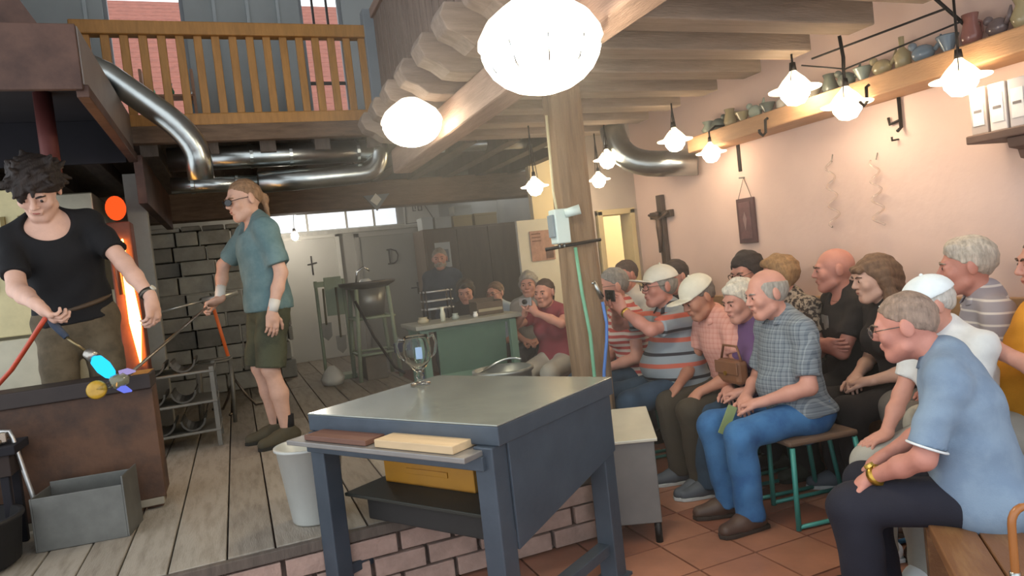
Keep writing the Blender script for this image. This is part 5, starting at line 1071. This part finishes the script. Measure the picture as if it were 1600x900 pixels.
# glassmakers
Jb = person('young man in black T-shirt bending over the torch flame', hp_(58, 296, 3.65), 166, None, lean=10, side=9, hyaw=20, hpitch=42, hroll=-4, floor=ZP, shirt=c_black, neckline=1.25, sleeve=.72, hem=.0, trousers=c_khaki, shoe=sh_black, hair=('shaggy', '241a15'), skn='pale', res=.009, hands=(hp_(236, 466, 3.72), hp_(58, 476, 3.36)), hdir=((.0, -.12, -1), (.55, -.25, -.65)), palm=((-.7, .5, 0), (.55, .3, .6)), curl=(.75, 1.0), elbow=((-.7, -.4, -.4), (.35, -.5, -.9)), group='glassmakers', brows='241a15', belt=mat('brown belt', '4a3a2a', .6))
wt = band_on(Jb, 0, 'wristwatch', mat('steel watch strap', '5c554c', .3, metal=.7), .035, .041, .011, mat('pale dial', 'b8b4a4', .3))
Jt = person('man in washed teal T-shirt and sunglasses holding the blowpipe', hp_(381, 312, 4.85), 254, None, lean=2, hyaw=-6, hpitch=12, floor=ZP, shirt=c_teal, neckline=1., sleeve=.80, hem=-.06, inflate=.014, trousers=c_olive, leg=.98, shoe=sh_olive, hair=('tail', '8a6c52'), glasses=g_dark, skn='pale', res=.0095, hands=('side', hp_(343, 468, 5.0)), hdir=(None, (-.95, -.15, -.3)), palm=(None, (.1, -.4, -.9)), curl=(.45, 1.1), elbow=(None, (.4, .5, -.8)), group='glassmakers', brows='7a5c40')
band_on(Jt, 0, 'wrist_bandage', mat('white bandage', 'cfcac2', .9, var=.08), .045, .036, .042); band_on(Jt, 1, 'wrist_bandage', mat('white bandage', 'cfcac2'), .06, .036, .05)
for a in Jt['ank']: MB().cyl(a+V3(0, -.012, .0), a+V3(0, -.014, .11), .042, .046, 16).build('sock', mat('black sock', '1b1a1a', .9), Jt['T'], True)
# blowpipe with gathered glass, torch
hB = Jt['W'](Jt['wr'][1]+Jt['HD'][1]*.085+np.array([0, 0, -.012])); tip = hp_(196, 590, 3.42); dv_ = nrm(tip-hB)
bp = thing('blowpipe', 'long iron blowpipe ending in clear glass and an amber disc', 'blowpipe', tuple(tip))
child(MB().cyl(hB-dv_*.10, tip, .009, .009, 10), 'pipe', mat('blowpipe iron', '847c72', .35, metal=.8, var=.15), bp, smooth=True)
e1 = hp_(178, 598, 3.40); e2 = hp_(163, 605, 3.38); e3 = hp_(151, 609, 3.37)
child(MB().tube([tip+dv_*-.03, tip+dv_*.01, e1, e1+(e2-e1)*.3], [.012, .034, .036, .024], 14), 'gather', mat('hot glass gather', '8d8a70', .1, trans=.5, var=.2), bp, smooth=True)
child(MB().tube([e1, e2, e3], [.02, .016, .010], 12), 'glass_neck', m_gl, bp, smooth=True)
dn = nrm(np.array([0, 0, CZ])-e3+np.array([-.6, 0, .5])); fa, fb_, fc = frame(dn)
child(MB().lathe([(0, .010), (.02, .012), (.040, .008), (.046, 0), (.040, -.006), (0, -.008)], 24, e3, R=np.array([fa, fb_, fc]).T), 'amber_disc', mat('amber glass', 'b08a2c', .25, var=.15, scale=30), bp, smooth=True)
hA = Jb['W'](Jb['wr'][1]+Jb['HD'][1]*.07); T0 = hp_(84, 507, 3.42); T1 = hp_(104, 527, 3.42); T2 = hp_(134, 549, 3.45); T3 = hp_(147, 559, 3.44); T4 = hp_(172, 584, 3.41)
to = thing('gas_torch', 'hand held gas torch with a bright blue flame', 'torch', tuple(T3))
child(MB().tube([hA+(T0-hA)*.0, T0, T1], [.017, .019, .015], 12), 'handle', mat('blue grey handle', '3f4a5c', .5, var=.15), to, smooth=True); child(MB().tube([T1, T2], .007, 10), 'tube', mat('brass tube', '8a7a58', .35, metal=.8), to, smooth=True); child(MB().tube([T2, T2+(T3-T2)*.2, T3], [.012, .026, .028], 14), 'nozzle', mat('worn nozzle', 'a8a49c', .3, metal=.8, var=.2), to, smooth=True)
fl_ = child(MB().tube([T3, T3+(T4-T3)*.15, T3+(T4-T3)*.6, T4, T4+(T4-T3)*.25], [.012, .030, .036, .028, .008], 14), 'flame', glow('blue flame', '28b4f0', 1.5), to, smooth=True)
child(MB().tube([hp_(186, 584, 3.40), hp_(200, 580, 3.42), hp_(212, 580, 3.44)], [.016, .016, .004], 10), 'flame_tongue', glow('lilac flame', 'a89ad0', .75), to, smooth=True); child(MB().tube([hp_(186, 604, 3.40), hp_(196, 609, 3.42), hp_(206, 611, 3.44)], [.018, .018, .004], 10), 'flame_tongue', glow('violet flame', '6c78e0', .9), to, smooth=True)
child(MB().tube([hA, hA+np.array([-.05, .03, -.06]), hp_(40, 545, 3.55), hp_(18, 578, 3.6), hp_(-20, 620, 3.7), hp_(-60, 680, 3.8)], .012, 8), 'gas_hose', mat('orange hose', 'b4442a', .45), to, smooth=True)

# far standing and seated visitors behind the green bench
person('bearded man in dark blue jacket standing before the wardrobe', hp_(687, 404, 8.3), 200, None, lean=2, shirt=cloth('slate jacket', '3f4858'), sleeve=1.9, trousers=c_navy, shoe=sh_black, hair=('short', '8c8378', '9a9084'), hands=('side', 'side'), res=.015, floor=0, group='visitors behind the green bench')
person('visitor with dark hair and dark jacket seated behind the green bench', hp_(727, 454, 7.6), 205, .43, hpitch=22, shirt=c_blackv, sleeve=1.9, trousers=c_navy, shoe=sh_black, hair=('bob', '3a332e'), hands=('lap', 'lap'), res=.015, group='visitors behind the green bench')
person('man in pale blue shirt seated right of the dark box', hp_(774, 458, 7.3), 235, .43, shirt=cloth('pale blue shirt', 'a8b8c4'), collar=cloth('pale blue shirt', 'a8b8c4'), sleeve=.8, trousers=c_navy, shoe=sh_black, hair=('short', '6a5344'), glasses=g_thin, hands=('lap', 'lap'), res=.014, group='visitors behind the green bench')
person('grey haired woman half hidden behind the red shirt', hp_(826, 444, 6.9), 215, .47, shirt=cloth('grey blouse', '9a9690'), sleeve=.7, trousers=c_navy, shoe=sh_black, hair=('bob', '9a948c'), hands=('lap', 'lap'), bust=.02, res=.014, group='visitors behind the green bench')
Jr = person('woman in red top filming with a camera beside the pillar', hp_(851, 457, 6.1), 235, .43, hpitch=4, shirt=cloth('dull red top', '8a3a44'), sleeve=.55, trousers=c_beige, shoe=sh_grey, hair=('tail', '4a3830'), hands=('phone', 'phone'), bust=.025, curl=(.8, .8), res=.012, group='visitors behind the green bench', fat=1.05)
def gadget(J, name, label, cat, m, size=(.12, .02, .07), dz=.085):
    c = (J['wr'][0]+J['wr'][1])/2+np.array([0, .05, dz+.012]); w = J['W'](c); o = thing(name, label, cat, tuple(w), math.atan2(J['RZ'][1, 0], J['RZ'][0, 0]))
    b = MB().box((0, 0, 0), size).build('body', m, o, bevel=.004); MB().cyl((0, size[1]/2, 0), (0, size[1]/2+.016, 0), .022, .02, 14).build('lens', m_black, o, True); MB().box((0, -size[1]/2-.001, 0), (size[0]*.8, .002, size[2]*.8)).build('screen', mat('dark screen', '20242a', .1, var=0), o)
gadget(Jr, 'compact_camera', 'silver compact camera held by the woman in red', 'camera', mat('camera silver', 'a8a8a8', .3, metal=.7))
# inner row on chairs, facing the furnace
c_rw = bands('red white stripes', [(0, 'c8baae'), (.5, 'b04a44')], .042); c_multi = bands('grey coral stripes', [(0, '8e979c'), (.30, 'c0624e'), (.48, '8e979c'), (.60, '8e979c'), (.78, '2e2c32'), (.90, '8e979c')], .155)
c_pink = bands('salmon shirt', [(0, 'd8a090'), (.5, 'c98474'), (.7, 'd39888')], .03, 2, axis2=0); c_purple = cloth('purple jumper', '64486e'); c_plaid = bands('blue grey plaid', [(0, '5e6872'), (.18, '7d868c'), (.5, '48525e'), (.62, '6f7880'), (.9, '98a0a2')], .045, 2, axis2=0, amt2=.5)
Js = person('grey haired woman in red and white striped top behind the pillar', hp_(957, 447, 4.95), -78, .43, hpitch=2, shirt=c_rw, sleeve=.6, trousers=c_jeand, shoe=sh_grey, hair=('short', '84807a'), glasses=g_thin, hands=('lap', 'lap'), bust=.025, fat=1.05, res=.012)
Jc = person('man in white cap and striped polo raising his phone', hp_(1031, 447, 4.45), -82, .43, lean=3, hpitch=0, shirt=c_multi, collar=cloth('dark collar', '2e2c32'), sleeve=.75, hem=-.08, belly=.09, fat=1.15, trousers=c_jeand, shoe=sh_black, hair=('fringe', '8a857c'), cap=m_capw, glasses=g_thin, hands=('phone', 'phone'), curl=(.9, .9), res=.011, skn='ruddy')
gadget(Jc, 'smartphone', 'black phone held up by the man in the white cap', 'phone', m_black, (.145, .012, .072))
band_on(Jc, 0, 'wristwatch', mat('gold watch', 'b8923e', .3, metal=.8), .03, .033, .009)
Jp = person('man in cream cap and salmon shirt leaning on his knees', hp_(1091, 464, 4.08), -84, .43, lean=15, neck=.14, hpitch=26, shirt=c_pink, collar=c_pink, sleeve=.6, trousers=cloth('dark olive trousers', '40382c'), shoe=sh_grey, hair=('short', '6a6058'), cap=m_capc, skn='tan', res=.011, curl=(.35, .35))
Jw = person('white haired woman in purple jumper with hands clasped', hp_(1157, 469, 3.84), -86, .43, lean=12, hpitch=14, shirt=c_purple, sleeve=.9, hem=.0, trousers=c_jeand, shoe=sh_grey, hair=('bob', 'c9c2b2'), hands=('lap', 'lap'), bust=.03, skn='rosy', res=.011, footy=.05)
hb = Jw['W'](np.array([.0, .27, Jw['hz']+.14])); hbt = thing('handbag', 'brown leather handbag on the lap of the woman in purple', 'bag', (hb[0]+.02, hb[1], hb[2]), -math.radians(-86)); m_hb = mat('tan leather', '7a5238', .5, var=.15)
MB().box((0, 0, .05), (.20, .07, .13)).build('body', m_hb, hbt, bevel=.02); MB().box((0, .037, .075), (.20, .012, .07)).build('flap', m_hb, hbt, bevel=.005); MB().cyl((0, .043, .045), (0, .05, .045), .012).build('clasp', mat('gold watch', 'b8923e'), hbt); MB().tube([(-.09, 0, .11), (-.06, 0, .19), (.06, 0, .19), (.09, 0, .11)], .007, 8).build('strap', m_hb, hbt, True)
Jd = person('bald man in blue grey plaid shirt and bright jeans', hp_(1198, 458, 3.52), -80, .43, lean=4, neck=.18, hyaw=6, hpitch=12, shirt=c_plaid, collar=c_plaid, sleeve=.82, hem=.0, trousers=c_jean, shoe=sh_brown, hair=('fringe', '9c968c'), belt=mat('red brown belt', '6a3028', .5), hands=('lap', 'lap'), skn='rosy', res=.0095, curl=(.7, .7), belly=.03, brows='8a8078')
pb = thing('folded_leaflet', 'folded green leaflet held between the plaid man knees', 'leaflet', tuple(Jd['W'](np.array([.0, .36, Jd['hz']+.03]))), -math.radians(-80)); MB().box((0, .03, -.02), (.006, .05, .15), rot((1, 0, 0), .5)).build('page', mat('green paper', '8a9a68', .7), pb)
for J, l, c in ((Js, 'turquoise chair under the red striped top', '3f8a80'), (Jc, 'turquoise chair under the man raising his phone', '3f8a80'), (Jp, 'turquoise chair under the man in the salmon shirt', '3f8a80'), (Jw, 'turquoise chair under the woman in purple', '3f8a80'), (Jd, 'turquoise chair under the bald man in plaid', '3f8a80')):
    chair(l, J['root'][0], J['root'][1], -82, c, '6a5444', .425, back=False)
# wall row
person('man in white T-shirt seated against the lit doorway', hp_(977, 430, 6.0), -95, .43, shirt=cloth('white T-shirt', 'c8c0b4'), sleeve=.75, trousers=c_navy, shoe=sh_black, hair=('buzz', '4a3a32'), hands=('lap', 'lap'), res=.013, skn='ruddy', group='visitors on the wall bench')
person('dark haired visitor mostly hidden by the white cap', hp_(1054, 432, 5.35), -95, .43, shirt=c_blackv, sleeve=.8, trousers=c_navy, shoe=sh_black, hair=('short', '33261f'), hands=('lap', 'lap'), res=.014, group='visitors on the wall bench')
person('dark haired woman with glasses behind the bald man', hp_(1167, 424, 4.75), -95, .43, hpitch=16, shirt=cloth('plum blouse', '6a4a4e'), sleeve=.7, trousers=c_navy, shoe=sh_black, hair=('bob', '2c2220'), glasses=g_brown, hands=('lap', 'lap'), bust=.02, res=.013, group='visitors on the wall bench')
person('fair haired woman in patterned blouse on the wall bench', hp_(1217, 430, 4.42), -85, .43, hyaw=25, shirt=mat('patterned blouse', 'a89a88', .9, var=0, col2='3c3430', scale=38, c2amt=(.48, .54)), sleeve=.6, trousers=c_navy, shoe=sh_black, hair=('bob', '94734e'), hands=('lap', 'lap'), bust=.025, res=.013, group='visitors on the wall bench')
Jk = person('shaven headed man in black T-shirt with folded arms', hp_(1303, 421, 4.1), -70, .43, lean=2, hyaw=16, hpitch=2, shirt=c_blackv, neckline=.8, sleeve=.65, trousers=cloth('black trousers', '241f1e'), shoe=(mat('dark olive trainer', '34362c', .7), mat('dark rubber', '2a2822')), hair=None, hands=('crossed', 'crossed'), elbow=(None, None), curl=(.4, .4), skn='ruddy', res=.011, group='visitors on the wall bench', fat=1.08, footy=-.02)
pr_c = Jk['ch']+Jk['f']*.136*Jk['s']+Jk['t2']*.03; RR = np.array([Jk['r'], Jk['f'], Jk['t2']]).T
MB().box(pr_c, (.055, .006, .085), RR).box(pr_c+Jk['r']*.03+Jk['t2']*.02, (.03, .006, .05), RR).build('print', mat('grey print ink', '7c7a76', .8, var=.25, scale=30), Jk['T'])
Jl = person('woman with long brown hair and black clothes on the wall bench', hp_(1366, 434, 3.68), -68, .43, lean=10, hyaw=4, hpitch=8, shirt=c_blackv, sleeve=.9, trousers=cloth('black trousers', '241f1e'), shoe=sh_grey, hair=('long', '6e5440'), hands=('lap', 'lap'), bust=.02, skn='pale', res=.011, group='visitors on the wall bench', footy=-.02)
c_strw = bands('white grey stripes', [(0, 'a09aa0'), (.62, 'd8d2cc'), (.8, 'a09aa0')], .052)
Jm = person('white haired man with moustache in striped shirt', hp_(1511, 415, 3.24), -48, .43, lean=6, hyaw=8, hpitch=4, shirt=c_strw, collar=c_strw, sleeve=.85, belly=.04, trousers=cloth('grey trousers', '6a645e'), shoe=sh_brown, hair=('side', 'b4aa9c', 'b8ae9e', 'moustache'), hands=('lap', 'lap'), skn='ruddy', res=.010, group='visitors on the wall bench', brows='8a7a6a', footy=-.02)
# pocket detail on the striped shirt
q = Jm['W'](Jm['ch']+Jm['f']*.125*Jm['s']-Jm['r']*.075-Jm['t2']*.0); pk = thing('glasses_case', 'dark glasses case in the striped shirt pocket', 'case', tuple(q), -math.radians(-48)); MB().box((0, 0, 0), (.055, .016, .05)).build('case', m_black, pk, bevel=.006)
Jy = person('person in yellow shirt cut off by the right edge', hp_(1642, 408, 2.80), -50, .43, lean=-9, shirt=cloth('yellow shirt', 'd0902a'), sleeve=.9, hem=-.06, trousers=c_beige, shoe=sh_brown, hair=('short', '6a5a4a'), hands=(hp_(1560, 548, 2.72), 'thigh'), fat=1.25, belly=.10, shoulder=1.15, res=.011, group='visitors on the wall bench')
# man in white cap beside the polo man
Jh = person('person in white cap hidden behind the man in pale blue polo', hp_(1452, 486, 2.85), -82, .43, lean=4, neck=.3, hpitch=14, hyaw=25, shirt=cloth('white shirt', 'd4d6d4'), sleeve=.7, trousers=c_beige, shoe=sh_white, hair=('short', 'b8b4ac'), cap=cloth('bright white cap', 'dfe8ea'), res=.011, skn='rosy')
chair('blue legged chair under the person in the white cap', Jh['root'][0], Jh['root'][1], -82, '4a86b8', '6a5444', .425, back=False)
# man in pale blue polo, nearest
c_polo = cloth('pale blue polo', '74879c', col2='8093a6')
Jn = person('man in pale blue polo seated at the end of the near bench', hp_(1415, 508, 2.40), -32, .425, lean=11, neck=.5, hpitch=12, hyaw=0, shirt=c_polo, collar=cloth('polo collar', '6a7d94'), sleeve=.85, hem=-.12, belly=.03, fat=.98, trousers=c_navy, shoe=sh_black, hair=('buzz', '8a7668'), glasses=g_thin, skn='ruddy', res=.008, group='nearest visitor', curl=(.45, .45), brows='6a5a4c', thick=1.1)
band_on(Jn, 0, 'wristwatch', mat('gold watch', 'b8923e', .3, metal=.8), .025, .036, .010, mat('gold dial', 'd8b858', .25, metal=.6))
for i in (0, 1):
    d = nrm(Jn['elb'][i]-Jn['sh'][i]); c = Jn['sh'][i]+d*.285*Jn['s']*.85
    x_, y_, _ = frame(d); rr_ = .0655*Jn['s']
    MB().tube([c+(x_*math.cos(t)+y_*math.sin(t))*rr_ for t in np.linspace(0, 2*math.pi, 24, endpoint=False)], .0042, 6, True).build('sleeve_trim', cloth('white trim', 'd8dcdc'), Jn['T'], True)
# ------------------------------------------------------------------ added thin scattering volume under the mezzanine, standing in for lens glare
hz = MB().bb((.45, 1.9, .02), (3.54, 10.2, 2.6)).build('glare_veil', None)
hz.data.materials.clear()
mh = bpy.data.materials.new('glare veil'); mh.use_nodes = True; nt = mh.node_tree; nt.nodes.remove(nt.nodes['Principled BSDF'])
vs = nt.nodes.new('ShaderNodeVolumeScatter'); vs.inputs['Color'].default_value = (1, .97, .93, 1); vs.inputs['Density'].default_value = .03; vs.inputs['Anisotropy'].default_value = .3
nt.links.new(vs.outputs[0], nt.nodes['Material Output'].inputs['Volume']); hz.data.materials.append(mh)
tag(hz, 'thin added veil imitating lens glare under the mezzanine lamps', 'haze', kind='stuff')
